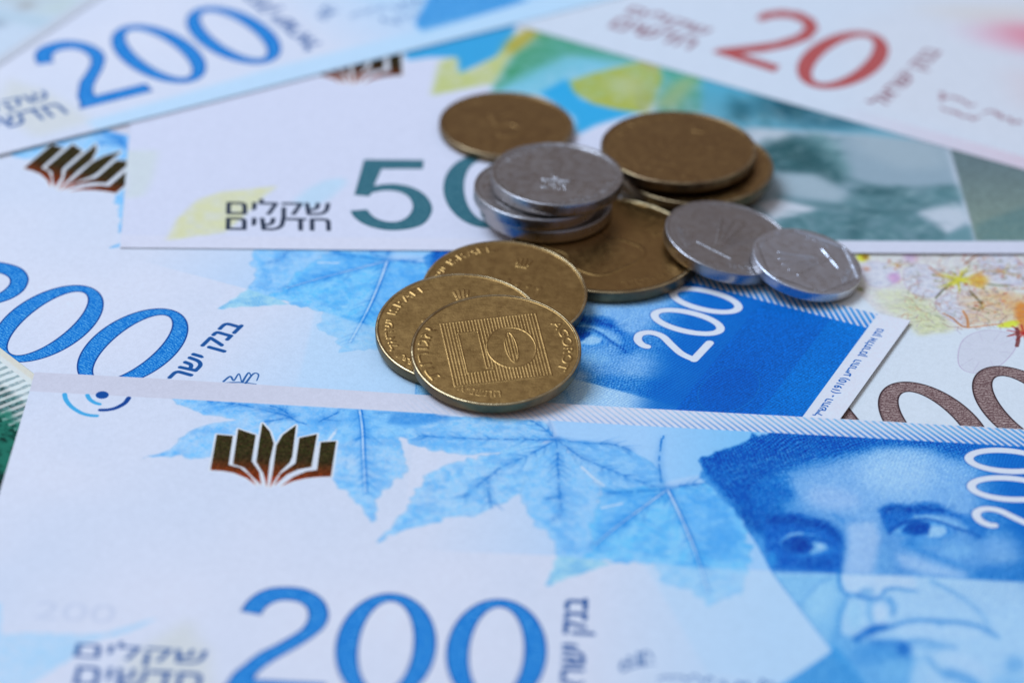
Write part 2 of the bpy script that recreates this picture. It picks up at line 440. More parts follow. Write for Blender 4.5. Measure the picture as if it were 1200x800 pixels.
    # nose
    f(TA([(128, 70), (560, 80), (570, 150), (450, 140), (370, 170), (330, 200), (240, 190), (150, 160)]), (182, 214, 247), .9, 6)
    st(TA([(112, 40), (116, 120), (150, 175), (215, 192)]), 9, (40, 128, 214), .9, 3)
    st(TA([(225, 188), (280, 203), (330, 207), (362, 190)]), 13, (20, 108, 206), .9, 3.5, 7); blob(TA, 275, 165, 45, 22, (84, 160, 228), .6, 5)
    st(TA([(368, 172), (400, 150), (460, 149), (520, 160), (572, 160)]), 8, (36, 124, 212), .9, 3, 4)
    st(TA([(366, 172), (372, 205), (400, 215)]), 6, (84, 158, 228), .8, 3)
    st(TA([(402, 210), (432, 250), (424, 300)]), 15, (44, 130, 214), .85, 5, 9)
    blob(TA, 352, 292, 44, 52, (186, 216, 248), .85, 6)
    st(TA([(298, 215), (285, 270), (300, 330)]), 14, (98, 172, 234), .75, 6)
    blob(TA, 205, 300, 46, 90, (152, 206, 246), .85, 8)
    st(TA([(160, 190), (134, 260), (110, 330), (112, 410)]), 11, (50, 138, 218), .85, 4)
    st(TA([(120, 420), (180, 445), (230, 440)]), 10, (64, 148, 224), .7, 5)
    # fold beside the mouth
    st(TA([(650, 105), (760, 160), (860, 220), (930, 280), (970, 330), (990, 395)]), 8, (78, 152, 224), .8, 3.5, 6)
    # mouth
    f(TA([(430, 380), (600, 345), (820, 360), (960, 400), (900, 440), (640, 430), (480, 440)]), (170, 210, 248), .8, 6)
    st(TA([(200, 440), (260, 405), (320, 378), (380, 375), (440, 362), (510, 340), (600, 332), (700, 340), (820, 346), (920, 366), (980, 395), (1045, 432)]), 9, (32, 120, 210), .95, 2.5, 7)
    f(TA([(190, 452), (250, 398), (315, 358), (400, 362), (440, 372), (345, 402), (262, 432), (215, 462)]), (8, 96, 198), .95, 3.5)
    st(TA([(680, 352), (720, 362)]), 6, (60, 144, 220), .6, 3)
    st(TA([(300, 462), (400, 466), (500, 476)]), 17, (38, 122, 212), .85, 6)
    blob(TA, 490, 505, 46, 40, (14, 98, 198), .9, 7)
    st(TA([(520, 456), (600, 450), (680, 468), (800, 492)]), 10, (40, 126, 212), .85, 4, 5)
    blob(TA, 640, 490, 100, 14, (96, 168, 232), .7, 5); st(TA([(440, 540), (560, 560), (640, 540)]), 10, (70, 150, 224), .6, 5)
    # chin
    f(TA([(680, 530), (840, 520), (960, 600), (1000, 680), (900, 660), (760, 620)]), (172, 210, 248), .8, 8)
    st(TA([(560, 535), (602, 590), (620, 640)]), 18, (150, 202, 246), .75, 6); st(TA([(540, 640), (600, 690), (620, 760)]), 18, (150, 202, 246), .7, 6)
    st(TA([(640, 565), (680, 610), (730, 655)]), 11, (62, 144, 220), .8, 4.5, 8)
    st(TA([(740, 640), (820, 660), (900, 700), (940, 760)]), 26, (62, 144, 222), .75, 9)
    blob(TA, 1140, 590, 60, 50, (86, 160, 228), .7, 12); blob(TA, 1120, 700, 120, 60, (120, 184, 240), .7, 16)
    st(TA([(70, 520), (130, 590), (200, 690), (240, 780)]), 34, (24, 138, 224), .75, 10)
    # shoulder of the coat
    coat = [(435, 705), (300, 795), (120, 900), (100, 960), (640, 960), (560, 830), (480, 745)]
    f(coat, (62, 148, 222), .95, 2)
    # ink spreads a little, more in the paler lower half
    b1 = np.stack([blur(cv.a[..., k], 2) for k in range(3)], -1); b2 = np.stack([blur(cv.a[..., k], 6) for k in range(3)], -1)
    mrow = np.clip((np.arange(h)-500)/60, 0, 1)[:, None, None]
    cv.a = (cv.a*.5+b1*.5)*(1-mrow)+(b1*.55+b2*.45)*mrow
    cv.a[500:] = cv.a[500:]+(np.array([150, 200, 244])/255-cv.a[500:])*.10
    # engraving: fine crossed lines that swell in the shade
    V, U = np.mgrid[0:h, 0:w].astype(np.float32)
    lum = cv.a.mean(2); n = noise(h, w, 40, 5)
    ln1 = np.sin((U*0.45+V*1.0+18*n)*2*math.pi/8.5)
    ln2 = np.sin((U*1.0-V*0.55+14*n)*2*math.pi/9.5)
    k = np.clip((0.90-lum)*1.6, 0, 0.75)
    cv.a += (0.10*k*(ln1+0.7*ln2))[..., None]
    g = noise(h, w, 2.2, 15)-0.5
    cv.a += (0.34*g*(0.3+k))[..., None]*np.array([1.2, 1, .6])
    alpha = Pad(w, h, 1, (0, 0, 0))
    out = [(300, 20), (255, 62), (150, 108), (110, 122), (45, 150), (58, 178), (48, 200), (80, 225), (110, 262), (150, 290), (165, 320), (185, 350), (215, 395),
           (235, 430), (262, 480), (330, 570), (400, 660), (435, 705), (300, 795), (120, 900), (100, 960), (1560, 960), (1560, 0)]
    alpha.fill([rough(np.array(out[:12]+[(600, 380), (900, 20)], float), 4.5, 12, 3)], (255, 255, 255), 1, 1.6)
    alpha.fill([np.vstack([smooth(np.array(out[11:18], float), 6, False), smooth(np.array(out[17:21], float), 6, False), [[1560, 960], [1560, 0], [600, 0]]])], (255, 255, 255), 1, 1.2)
    return cv.a, alpha.a[..., 0]

def design_200():
    pad = Pad(150, 71, 20, PAPER)
    pad.lm = np.zeros((pad.H, pad.W), np.float32)
    n_fine = noise(pad.H, pad.W, 5, 1); n_mid = noise(pad.H, pad.W, 16, 2); n_big = noise(pad.H, pad.W, 120, 4)
    grain = np.clip(0.60+0.55*n_mid*n_fine*1.6+0.25*(n_big-.5), 0, 1.15)
    LB = (132, 198, 251); MB = (86, 168, 243); DB = (24, 112, 208)
    top_v = 66.9
    pad.a += (.020*(noise(pad.H, pad.W, 500, 93)-.5)+.012*(noise(pad.H, pad.W, 160, 94)-.5))[..., None]*np.array([1.6, .8, 0.3], np.float32)
    # wash below the top margin, fading out to the left
    def wash(U, V):
        t = np.clip((U-52)/38, 0, 1)[..., None]
        return np.array([204., 216, 240])*(1-t)+np.array([157., 204, 250])*t
    line_v = lambda U: 38.2
    band = tr(P200F, [(470, 642), (530, 646), (650, 651.5), (755, 660), (840, 666), (1000, 674), (1200, 683)])
    ext = np.vstack([band, [[150, band[-1][1]+0.1]], [[150, top_v]], [[band[0][0], top_v]]])
    pad.fill([ext], wash, 1.0)
    # lower right wash
    def wash2(U, V):
        t = np.clip((U-72)/22, 0, 1)[..., None]
        return np.array([204., 216, 240])*(1-t)+np.array([176., 212, 248])*t
    pad.fill([np.array([[66, 0], [150, 0], [150, band[-1][1]], *band[::-1][:4], [66, 36]])], wash2, 1.0, 0.1)
    def wash3(U, V):
        t = np.clip((U-78)/12, 0, 1)[..., None]
        return np.array([157., 204, 250])*(1-t)+np.array([126., 194, 247])*t
    pad.fill([tr(P200F, [(640, 476), (910, 488), (880, 520), (830, 555), (800, 560), (760, 570), (720, 560), (655, 515)])], wash3, .9, .2)
    A = dict(ox=200, oy=460, s=4); B = dict(ox=440, oy=480, s=2.857)
    # ivy leaves, upper left
    leaf(pad, [(-15, 20), (60, 62), (120, 86), (160, 106), (220, 110), (320, 128), (240, 141), (150, 160), (90, 185), (45, 215), (40, 235), (10, 262),
               (-60, 290), (-125, 308), (-20, 297), (60, 290), (100, 310), (180, 300), (400, 330), (600, 260), (760, 240), (1100, 200), (1200, 120), (1200, 92), (800, 70), (400, 42)],
         LB, [], 1, 0.22, .95, grain, **A)
    pad.fill([tr(P200F, [(60, 40), (400, 45), (830, 85), (1200, 108), (1160, 150), (1000, 160), (700, 160), (600, 110), (420, 100), (200, 100)], 200, 460, 4)], MB, .45, .5, grain)
    for i, v in enumerate([[(570, 115), (480, 95), (330, 60), (180, 45)], [(570, 118), (500, 130), (440, 140)], [(570, 120), (600, 140), (640, 150)],
                           [(700, 140), (770, 105), (830, 82)], [(560, 108), (520, 80), (470, 66)]]):
        vein(pad, smooth(tr(P200F, v, 200, 460, 4), 5, False), DB, 40+i, True, 0.16, white=False)
    pad.line(tr(P200F, [(745, 225), (785, 175)], 200, 460, 4), 0.42, (205, 224, 246), .9)
    leaf(pad, [(800, 75), (770, 240), (760, 400), (790, 450), (840, 465), (862, 500), (900, 530), (915, 570), (945, 610), (965, 600), (965, 520), (990, 460),
               (1030, 450), (1062, 400), (1090, 405), (1114, 350), (1095, 280), (1070, 220), (1082, 180), (1200, 150), (1260, 100)], (130, 198, 251), [], 2, .2, .9, grain, **A)
    for sg in (-1, 1):
        pad.fill([tr(P200F, [(895+sg*8, 85), (895+sg*60, 100), (920+sg*50, 300), (925+sg*6, 420)], 200, 460, 4)], MB, .45, .5, grain)
    vein(pad, smooth(tr(P200F, [(893, 86), (905, 170), (910, 290), (920, 470)], 200, 460, 4), 6, False), DB, 7)
    pad.fill([tr(P200F, [(960, 90), (1200, 105), (1330, 118), (1180, 145), (1050, 155), (975, 140)], 200, 460, 4)], DB, .55, .3, grain)
    # second cluster: five lobes round (607,100)
    leaf(pad, [(-40, 20), (60, 12), (250, 25), (420, 30), (560, 40), (607, 100), (520, 120), (400, 146), (290, 152), (200, 142), (130, 120), (60, 80), (0, 55)],
         LB, [[(605, 102), (480, 100), (330, 98), (150, 90)], [(605, 100), (560, 60), (520, 38)]], 3, .22, .95, grain, **B)
    pad.fill([tr(P200F, [(60, 8), (250, 22), (240, 40), (120, 52), (40, 48)], 440, 480, 2.857)], DB, .5, .25, grain)
    leaf(pad, [(607, 105), (500, 120), (390, 150), (260, 180), (180, 215), (160, 250), (110, 320), (95, 350), (60, 390), (8, 447), (80, 410), (130, 395), (200, 380), (250, 360),
               (330, 360), (390, 330), (450, 300), (490, 270), (510, 240), (600, 160)], (134, 200, 251),
         [[(603, 104), (520, 150), (430, 190), (370, 235), (290, 300)], [(380, 235), (382, 290), (390, 330)]], 4, .26, .95, grain, **B)
    leaf(pad, [(607, 105), (520, 200), (495, 250), (490, 300), (520, 360), (550, 400), (572, 402), (600, 440), (615, 500), (700, 505), (760, 440), (755, 330), (755, 262), (690, 190)],
         (130, 196, 250), [[(608, 104), (612, 200), (618, 290), (625, 340)], [(618, 290), (570, 300)], [(625, 350), (580, 380)]], 5, .26, .95, grain, **B)
    leaf(pad, [(615, 100), (720, 108), (800, 116), (865, 142), (950, 200), (975, 265), (860, 290), (760, 262), (690, 190)], (124, 192, 248),
         [[(612, 100), (700, 112), (800, 118), (862, 142)], [(615, 105), (690, 160), (780, 200), (940, 262)]], 6, .16, .85, grain, **B)
    pad.line(tr(P200F, [(690, 192), (730, 230), (765, 255)], 440, 480, 2.857), .34, (205, 224, 246), .8)
    # third cluster round (975,270)
    leaf(pad, [(975, 270), (860, 262), (755, 262), (745, 330), (720, 400), (735, 470), (700, 505), (820, 512), (930, 512), (960, 580), (1040, 600), (1110, 660), (1150, 640), (1220, 620),
               (1260, 500), (1240, 400), (1180, 300), (1120, 245), (1050, 255)], (104, 194, 252), [], 8, .28, .9, grain, **B)
    pad.fill([tr(P200F, [(757, 262), (880, 280), (960, 275), (900, 330), (780, 430), (735, 420), (750, 340)], 440, 480, 2.857)], MB, .6, .4, grain)
    pad.fill([tr(P200F, [(990, 275), (1120, 270), (1200, 330), (1230, 470), (1120, 500), (1050, 420)], 440, 480, 2.857)], MB, .65, .5, grain)
    for i, v in enumerate([[(972, 272), (900, 325), (800, 400), (735, 455)], [(980, 268), (1020, 350), (1070, 470), (1115, 610)], [(965, 268), (860, 275), (760, 280)],
                           [(985, 262), (1060, 252), (1120, 245)], [(960, 255), (950, 170), (962, 90)]]):
        vein(pad, smooth(tr(P200F, v, 440, 480, 2.857), 6, False), DB, 60+i, i < 4, .34, white=i < 2)
    pad.line(tr(P200F, [(757, 330), (825, 315)], 440, 480, 2.857), .4, (190, 216, 246), .8)
    leaf(pad, [(610, 490), (570, 592), (700, 548), (800, 512), (700, 500)], (150, 208, 238), [], 9, .12, .9, None, edge=False, **B)
    # engraver's mottling over the leaves: darker islands, crossed hair lines, stipple
    V, U = np.mgrid[0:pad.H, 0:pad.W].astype(np.float32)/20
    mot = np.clip((noise(pad.H, pad.W, 46, 71)*.6+noise(pad.H, pad.W, 15, 72)*.5-.52)*4, 0, 1)*pad.lm
    hat = np.clip(np.sin(2*math.pi*(U*1.9+V*2.4+1.5*n_mid))*.5+.5, 0, 1)
    st_ = noise(pad.H, pad.W, 3, 73)
    k = (mot*(.15+.45*hat*st_*1.6))[..., None]
    pad.a += (np.array([52., 144, 232], np.float32)/255-pad.a)*np.clip(k*.8, 0, .65)
    k = (pad.lm*(.5-mot)*.30*np.clip((noise(pad.H, pad.W, 22, 74)-.5)*3, 0, 1))[..., None]
    pad.a += (np.array([172., 218, 253], np.float32)/255-pad.a)*np.clip(k, 0, .5)
    pad.a += ((st_-.5)*.07*pad.lm)[..., None]*np.array([1.3, .9, .4], np.float32)
    # below the band everything is paler
    pad.fill([np.vstack([tr(P200F, [(755, 660), (840, 666), (905, 671), (960, 745), (960, 790), (830, 790)]), ])], (178, 213, 247), .55, .2)
    # lower-left leaf, faint value, yellow tint
    D_ = dict(ox=0, oy=640, s=4.615)
    leaf(pad, [(-60, 300), (20, 300), (15, 480), (150, 462), (350, 468), (560, 465), (680, 430), (862, 378), (780, 425), (640, 480), (480, 510), (430, 560), (380, 610), (250, 690), (100, 800), (-100, 900), (-160, 500)],
         (168, 210, 246), [], 11, .12, .9, grain, edge=False, **D_)
    pad.fill([tr(P200F, [(690, 600), (1040, 380), (1070, 480), (1140, 560), (1160, 900), (700, 900)], 0, 640, 4.615)], (203, 212, 218), .8, .8)
    o = tr(P200F, [(185, 385)], 0, 640, 4.615)[0]
    pad.text("200", (o[0], o[1], 9.4, 3.6), 0, (182, 196, 226), .55, .08)
    # portrait
    pc, pa = portrait_canvas()
    U0, U1, V0, V1 = 83, 150, 2, 69
    x0, x1, y0, y1 = int(U0*20), int(U1*20), int(V0*20), int(V1*20)
    V, U = np.mgrid[y0:y1, x0:x1].astype(np.float32); V = (V+.5)/20; U = (U+.5)/20
    w = to_world(P200F, np.stack([U, V], -1)); px, py = proj(w[..., 0], w[..., 1])
    cx = (px-800)*2.5; cy = (py-480)*2.5
    ins = (cx > 1) & (cx < 1556) & (cy > 1) & (cy < 956)
    ci = np.clip(cx, 0, 1557); cj = np.clip(cy, 0, 957); i0 = ci.astype(int); j0 = cj.astype(int); fx = (ci-i0)[..., None]; fy = (cj-j0)[..., None]
    def samp(A_):
        A_ = A_ if A_.ndim == 3 else A_[..., None]
        return (A_[j0, i0]*(1-fx)+A_[j0, i0+1]*fx)*(1-fy)+(A_[j0+1, i0]*(1-fx)+A_[j0+1, i0+1]*fx)*fy
    col = samp(pc); al = samp(pa)[..., 0]*ins
    al = al*(V < top_v)
    sl = (slice(y0, y1), slice(x0, x1))
    pad.a[sl] += (col-pad.a[sl])*al[..., None]
    pad.zone('portrait', sl, al)
    # solid blue end with two darker steps
    e1 = tr(P200M, [(970.5, 375), (889.5, 484.5)])[:, 0].mean(); e2_ = tr(P200M, [(892.5, 354), (792, 477)])[:, 0].mean()
    def edgecol(U, V):
        n = noise(*U.shape, 3, 77)[..., None]
        t = np.clip((U-133)/3.0, 0, 1)[..., None]
        base = np.where((U > e1)[..., None], np.array([14., 112, 206]), np.array([10., 102, 198]))
        return base*(0.86+0.32*n)
    pad.fill([np.array([[e2_, 0], [145.4, 0], [145.4, top_v], [e2_, top_v]])], edgecol, .93)
    pad.fill([np.array([[126.5, 32], [e2_+4, 22], [e2_+4, top_v+3], [119.5, top_v+3], [123, 50]])], (16, 104, 202), .85, 1.2)
    pad.fill([np.array([[e2_-.02, 0], [145.4, 0], [145.4, top_v], [e2_-.02, top_v]])], edgecol, .93)
    pad.fill([ring(134.6, 44, 3.6, 6.0)], (14, 88, 186), .3, .5)
    pad.line(ring(134.6, 44, 3.6, 6.0), .15, (60, 130, 210), .4)
    # top margin: white with slanted blue rules growing to the right
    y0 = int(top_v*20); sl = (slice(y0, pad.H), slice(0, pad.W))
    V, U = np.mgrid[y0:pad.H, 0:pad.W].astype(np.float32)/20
    s_ = (U+(V-top_v)*0.78)
    ph = (s_/0.98) % 1.0
    frac = 0.26+0.34*np.clip((U-60)/70, 0, 1)-0.10*np.clip((V-69)/2, 0, 1)
    rule = np.clip((frac/2-np.abs(ph-0.5))*9+0.5, 0, 1)
    rule *= np.clip((U-45)/45, 0, 1)*np.clip((70.95-V)/0.1, 0, 1)*(U < 145.4)
    tt = np.clip((V-67.6)/1.6, 0, 1)[..., None]*(1-.5*np.clip((U-110)/30, 0, 1)[..., None])
    colr = (np.array([34., 122, 214])*(1-tt)+np.array([92., 172, 230])*tt)/255
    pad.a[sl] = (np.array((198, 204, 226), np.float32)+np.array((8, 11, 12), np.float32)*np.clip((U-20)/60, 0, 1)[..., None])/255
    pad.a[sl] += (colr-pad.a[sl])*((0.55+.35*np.clip((U-80)/50, 0, 1))*rule)[..., None]
    pad.fill([np.array([[145.4, 0], [150, 0], [150, 71], [145.4, 71]])], (214, 220, 240), 1)
    pad.fill([np.array([[30, -1], [150, -1], [150, 5.2], [60, 4.8], [30, 3]])], (180, 216, 248), .85, .5)
    pad.fill([np.array([[145.4, 0], [150, 0], [150, 71], [145.4, 71]])], (214, 220, 240), 1)
    # contact mark
    N_ = dict(ox=0, oy=420, s=4.444)
    T = lambda p: smooth(tr(P200F, p, 0, 420, 4.444), 5, False)
    q = tr(P200F, [(540, 193), (574, 193)], 0, 420, 4.444); r_ = abs(q[1][0]-q[0][0])
    pad.fill([ring(*q[0], r_, r_)], (24, 78, 158), 1, 0, zone='contact_mark')
    pad.line(T([(345, 188), (352, 215), (380, 250), (430, 282), (475, 295), (512, 298)]), 0.62, (70, 168, 228), 1, zone='contact_mark')
    pad.line(T([(463, 193), (475, 213), (500, 230), (526, 238)]), 0.58, (70, 168, 228), 1, zone='contact_mark')
    pad.line(T([(678, 208), (655, 235), (610, 258), (570, 267), (530, 268)]), 0.62, (24, 70, 150), 1, zone='contact_mark')
    # engraved shade over the blue end and the cheek
    x0, x1, y0, y1 = int(104*20), int(145.4*20), int(30*20), int(top_v*20); sl = (slice(y0, y1), slice(x0, x1))
    V, U = np.mgrid[y0:y1, x0:x1].astype(np.float32)/20
    n_ = noise(y1-y0, x1-x0, 60, 91); n2_ = noise(y1-y0, x1-x0, 200, 92)
    w_ = np.clip((U-104)/4, 0, 1)*np.clip((V-30)/4, 0, 1)
    pad.a[sl] += ((.045*np.sin(2*math.pi*(V/.42+U*.55+n_*1.2))+.03*np.sin(2*math.pi*(V*.6-U/.45+n_))+.07*(n2_-.5))*w_)[..., None]*np.array([.9, 1, .8], np.float32)
    # side value, reading upwards
    W = (216, 222, 242)
    for (cu, cv_) in ((123.5, 57.11), (123.6, 63.41)):
        pad.fill([pos(ring(cu, cv_, 5.35, 3.12)), neg(ring(cu, cv_, 3.9, 1.62))], (24, 92, 190), .8)
        pad.fill([pos(ring(cu, cv_, 5.2, 2.98)), neg(ring(cu, cv_, 4.05, 1.78))], W, 1, zone='side_value')
    M_ = [(126, 352), (108, 346), (90, 327), (98, 304), (138, 297), (185, 312), (220, 345), (260, 380), (306, 402)]
    q = smooth(tr(P200M, M_, 720, 300, 3.333), 6, False)
    q2 = tr(P200M, [(308, 404), (370, 338)], 720, 300, 3.333)
    pad.line(q, 1.4, (24, 92, 190), .8); pad.line(q2, 1.45, (24, 92, 190), .8)
    pad.line(q, 1.1, W, 1, zone='side_value'); pad.line(q2, 1.15, W, 1, zone='side_value')
    # margin line of writing
    pad.text("(1970) "+H("התש״ל")+" - (1910) "+H("התר״ע")+"  "+H("נתן אלתרמן"), (147.9, 38.5, 28.8, 1.5), 90, (26, 90, 180), .95, 0, 'margin_writing', .03)
    # emblem, large value, writing
    emblem(pad)
    for polys, zn in ((([pos(TWO)]), 'digit'), (zero(49.15, 17.22), 'digit_b'), (zero(61.89, 17.22), 'digit_c')):
        numeral_ink(pad, polys, (18, 114, 206), (112, 188, 242), (8, 58, 136), zn)
    navy = (36, 86, 156)
    pad.text(H("שקלים"), (13.9, 10.9, 15.0, 4.3), 0, navy, .95, 0, 'value_writing', .04)
    pad.text(H("חדשים"), (14.6, 6.6, 14.3, 3.6), 0, navy, .95, 0, 'value_writing', .04)
    pad.text(H("בנק ישראל"), (73.0, 7.4, 21.2, 4.2), 90, navy, .95, 0, 'bank_name', .12)
    for q_ in ([(262, 447), (270, 441), (274, 446), (280, 438), (283, 447)], [(284, 448), (291, 437), (294, 440)], [(288, 449), (297, 438), (303, 439), (301, 446)], [(262, 449), (280, 448), (300, 450)]):
        pad.line(smooth(tr(P200M, q_), 5, False), .32, navy, .9, 0, w1=.15, zone='signatures')
    r = np.random.default_rng(5)
    for (cu, cv_) in ((84, 14.4), (91, 13.6), (87.5, 10.2)):
        pts = [(cu-3.5+i*0.45, cv_+r.normal()*0.55+0.5*math.sin(i*1.3)) for i in range(15)]
        pad.line(smooth(pts, 4, False), .24, navy, .85, 0, zone='signatures')
        pad.line(smooth([(x+.1*r.normal(), y-0.9+.25*r.normal()) for x, y in pts], 3, False), .1, navy, .5)
    return pad

# ------------------------------------------------------------------ the green 50
def design_50():
    pad = Pad(137, 71, 12, (203, 213, 240))
    n_mid = noise(pad.H, pad.W, 14, 12); n_f = noise(pad.H, pad.W, 4, 13)
    tex = np.clip(.62+.5*n_mid, 0, 1); fine = np.clip(.55+.7*n_f, 0, 1)
    T = lambda p: tr(P50, p, 460, 20, 2.727)
    f = lambda p, c, a=.95, s=.25, t=None: pad.fill([T(p)], c, a, s, t)
    f([(380, 130), (560, 42), (800, -40), (1200, -20), (1300, 300), (480, 250), (320, 240)], (120, 195, 228), .9, .6, tex)
    f([(-10, -40), (400, -60), (390, 45), (385, 90), (330, 130), (250, 165), (215, 185), (205, 130), (120, 130), (50, 140), (30, 100)], (54, 160, 222))
    f([(150, 150), (160, 140), (205, 130), (215, 185), (330, 130), (385, 60), (500, 20), (440, 80), (380, 130), (330, 212), (125, 252)], (182, 196, 124), .9, .3, tex)
    f([(360, 90), (440, 30), (500, 30), (430, 90), (370, 130)], (168, 158, 60), .8, .6)
    f([(480, 45), (560, 30), (660, 40), (780, 95), (800, 135), (690, 150), (560, 120), (440, 200), (318, 240), (330, 215), (380, 130)], (70, 150, 110), .95, .4, tex)
    f([(520, 60), (700, 70), (760, 130), (620, 130), (540, 170), (430, 200)], (92, 168, 160), .6, 1.0)
    f([(400, 190), (560, 125), (760, 130), (560, 200), (500, 245), (330, 242)], (118, 192, 220), .9, .8, tex)
    f([(470, 245), (560, 195), (600, 260), (700, 290), (800, 300), (650, 345), (590, 375), (580, 320)], (50, 166, 228), .95, .3)
    f([(565, 205), (640, 180), (760, 150), (850, 135), (865, 200), (820, 305), (740, 300), (640, 277), (582, 242)], (164, 178, 84), .97, .25, tex)
    f([(680, 200), (790, 180), (800, 250), (720, 265)], (178, 192, 148), .8, 1.2)
    f([(770, 105), (860, 130), (850, 180), (790, 150)], (170, 168, 110), .8, .6)
    f([(855, 140), (920, 120), (1010, 160), (1060, 220), (1080, 310), (830, 305), (865, 200)], (82, 164, 150), .95, .4, tex)
    f([(830, 280), (900, 210), (990, 170), (960, 220), (900, 300)], (158, 182, 118), .75, .8)
    f([(1010, 160), (1300, 240), (1300, 330), (1060, 330)], (70, 160, 205), .9, .8)
    # portrait, out of focus behind the coins
    G = lambda p: tr(P50, p, 840, 100, 3.333)
    g = lambda p, c, a=.95, s=.4, t=None, z=None: pad.fill([G(p)], tuple(np.array(c)*.95), min(1, a*1.04), s*.75, t, z)
    g([(-60, -30), (100, -10), (700, 100), (900, 130), (900, 235), (905, 235), (400, 178), (100, 172), (-60, 110)], (84, 178, 218), .9, .6)
    g([(50, 60), (95, 48), (140, 80), (130, 130), (95, 150), (60, 120)], (34, 104, 128), .85, 1.3)
    g([(130, 55), (250, 20), (420, 80), (560, 130), (640, 160), (440, 172), (240, 140), (150, 90)], (46, 116, 146), .8, 1.6)
    g([(230, 60), (330, 75), (320, 115), (240, 105)], (20, 78, 100), .8, 1.2)
    g([(120, 165), (290, 180), (290, 235), (180, 240), (120, 215)], (208, 220, 240), .95, .4)
    g([(60, 180), (120, 165), (890, 225), (1010, 640), (200, 640), (60, 420)], (146, 178, 204), .95, .5)
    g([(120, 168), (290, 180), (288, 230), (180, 238), (120, 215)], (196, 210, 232), .9, .8)
    g([(160, 235), (300, 195), (400, 235), (450, 300), (500, 360), (470, 390), (400, 345), (240, 335), (190, 300)], (44, 100, 110), .9, 1.0, fine)
    g([(270, 260), (330, 250), (320, 300), (270, 290)], (180, 206, 214), .6, .8, fine)
    g([(230, 340), (400, 345), (510, 430), (480, 455), (300, 430), (235, 400)], (164, 192, 214), .8, .8)
    g([(240, 400), (330, 440), (480, 460), (540, 400), (760, 410), (930, 400), (960, 440), (800, 480), (620, 495), (380, 470)], (92, 146, 162), .85, .9)
    g([(540, 395), (640, 400), (760, 412), (640, 425), (540, 415)], (36, 92, 104), .9, 1.0)
    g([(380, 455), (640, 488), (840, 480), (640, 505)], (34, 94, 106), .85, .7)
    g([(520, 180), (700, 200), (880, 235), (900, 320), (720, 330), (560, 260)], (164, 190, 212), .8, 1.4)
    g([(160, 460), (240, 440), (400, 480), (225, 525)], (206, 216, 238), .95, .5)
    g([(225, 525), (400, 480), (530, 500), (760, 490), (900, 575), (900, 612), (200, 612)], (86, 142, 158), .95, .6, tex)
    g([(540, 500), (500, 600), (540, 605), (590, 500)], (34, 92, 104), .6, 1.0)
    g([(780, 490), (930, 450), (985, 520), (900, 578)], (196, 212, 236), .95, .4)
    g([(400, 180), (470, 230), (520, 330), (500, 360), (420, 280), (330, 205)], (96, 158, 170), .8, .9)
    g([(330, 205), (420, 250), (470, 320), (455, 380), (400, 330), (300, 330), (210, 320), (180, 260), (250, 215)], (40, 94, 104), .75, 1.2, fine)
    g([(820, 400), (940, 395), (960, 440), (860, 470)], (92, 152, 168), .6, 1)
    g([(905, 575), (990, 540), (1000, 612), (880, 612)], (100, 158, 176), .9, .4)
    r = np.random.default_rng(44)
    for i in range(260):   # loose engraved strokes: hair, moustache, folds of the coat
        zone_ = [((170, 470), (200, 340)), ((500, 950), (385, 480)), ((230, 880), (490, 605)), ((30, 420), (30, 160))][i % 4]
        p0 = np.array([r.uniform(*zone_[0]), r.uniform(*zone_[1])]); a_ = r.uniform(-.7, .7); L = r.uniform(20, 70)
        q_ = [p0, p0+np.array([math.cos(a_), math.sin(a_)])*L*.5, p0+np.array([math.cos(a_+.3), math.sin(a_+.3)])*L]
        pad.line(G(q_), r.uniform(.4, 1.1), [(40, 96, 110), (70, 130, 146), (176, 204, 220), (54, 112, 122)][(i//4) % 4], .28, .25, w1=.2)
    for q_, w_ in (([(300, 200), (380, 250), (440, 320), (500, 400)], 2.0), ([(240, 430), (380, 465), (560, 495), (760, 490), (940, 450)], 1.2), ([(500, 360), (620, 395), (800, 400), (940, 385)], 1.6)):
        pad.line(smooth(G(q_), 5, False), w_, (58, 116, 128), .5, .5, w1=.6)
    def olive(U, V):
        t = np.clip((V-3)/22, 0, 1)[..., None]; n = noise(*U.shape, 5, 31)[..., None]
        return (np.array([128., 150, 142])*(1-t)+np.array([98., 120, 128])*t)*(.93+.14*n)
    blk = np.array([[118.1, 3.4], [137, 3.4], [137, 69], [119.2, 69]])
    pad.fill([blk], olive, .97, .1)
    pad.fill([tr(P50, [(1010, 540), (1150, 490), (1260, 450), (1260, 640), (1000, 640)], 840, 100, 3.333)], (84, 124, 134), .6, .4, fine)
    pad.fill([np.array([[0, 0], [137, 0], [137, 3.3], [0, 3.3]])], (206, 214, 238), 1)
    for u in np.arange(60, 137, 0.55):
        pad.line(np.array([[u, 0.1], [u+2.3, 3.1]]), .12, (150, 175, 205), .25)
    z = np.zeros((pad.H, pad.W), bool); z[int(3.4*12):int(69*12), int(68*12):int(118*12)] = True; pad.zones['portrait'] = z
    sl = (slice(int(3.4*12), pad.H), slice(int(74*12), int(118.4*12)))
    lu = pad.a[sl].mean(-1, keepdims=True); wv = np.clip((np.arange(sl[0].start, pad.H)/12-40)/-12+1, 0, 1)[:, None, None]*.30
    pad.a[sl] = pad.a[sl]*(1-wv)+lu*np.array([.90, 1.0, 1.06], np.float32)*wv*.97
    # faint lemon leaf and blue leaf beside the value
    Q = lambda p: tr(P50, p, 190, 60, 3.243)
    pad.fill([Q([(18, 722), (60, 640), (140, 565), (230, 535), (330, 525), (440, 512), (380, 560), (300, 640), (240, 690), (120, 705)])], (208, 214, 172), .9, .25, tex)
    pad.fill([Q([(500, 570), (560, 520), (620, 490), (690, 480), (705, 500), (640, 560), (560, 600)])], (180, 214, 242), .8, .4)
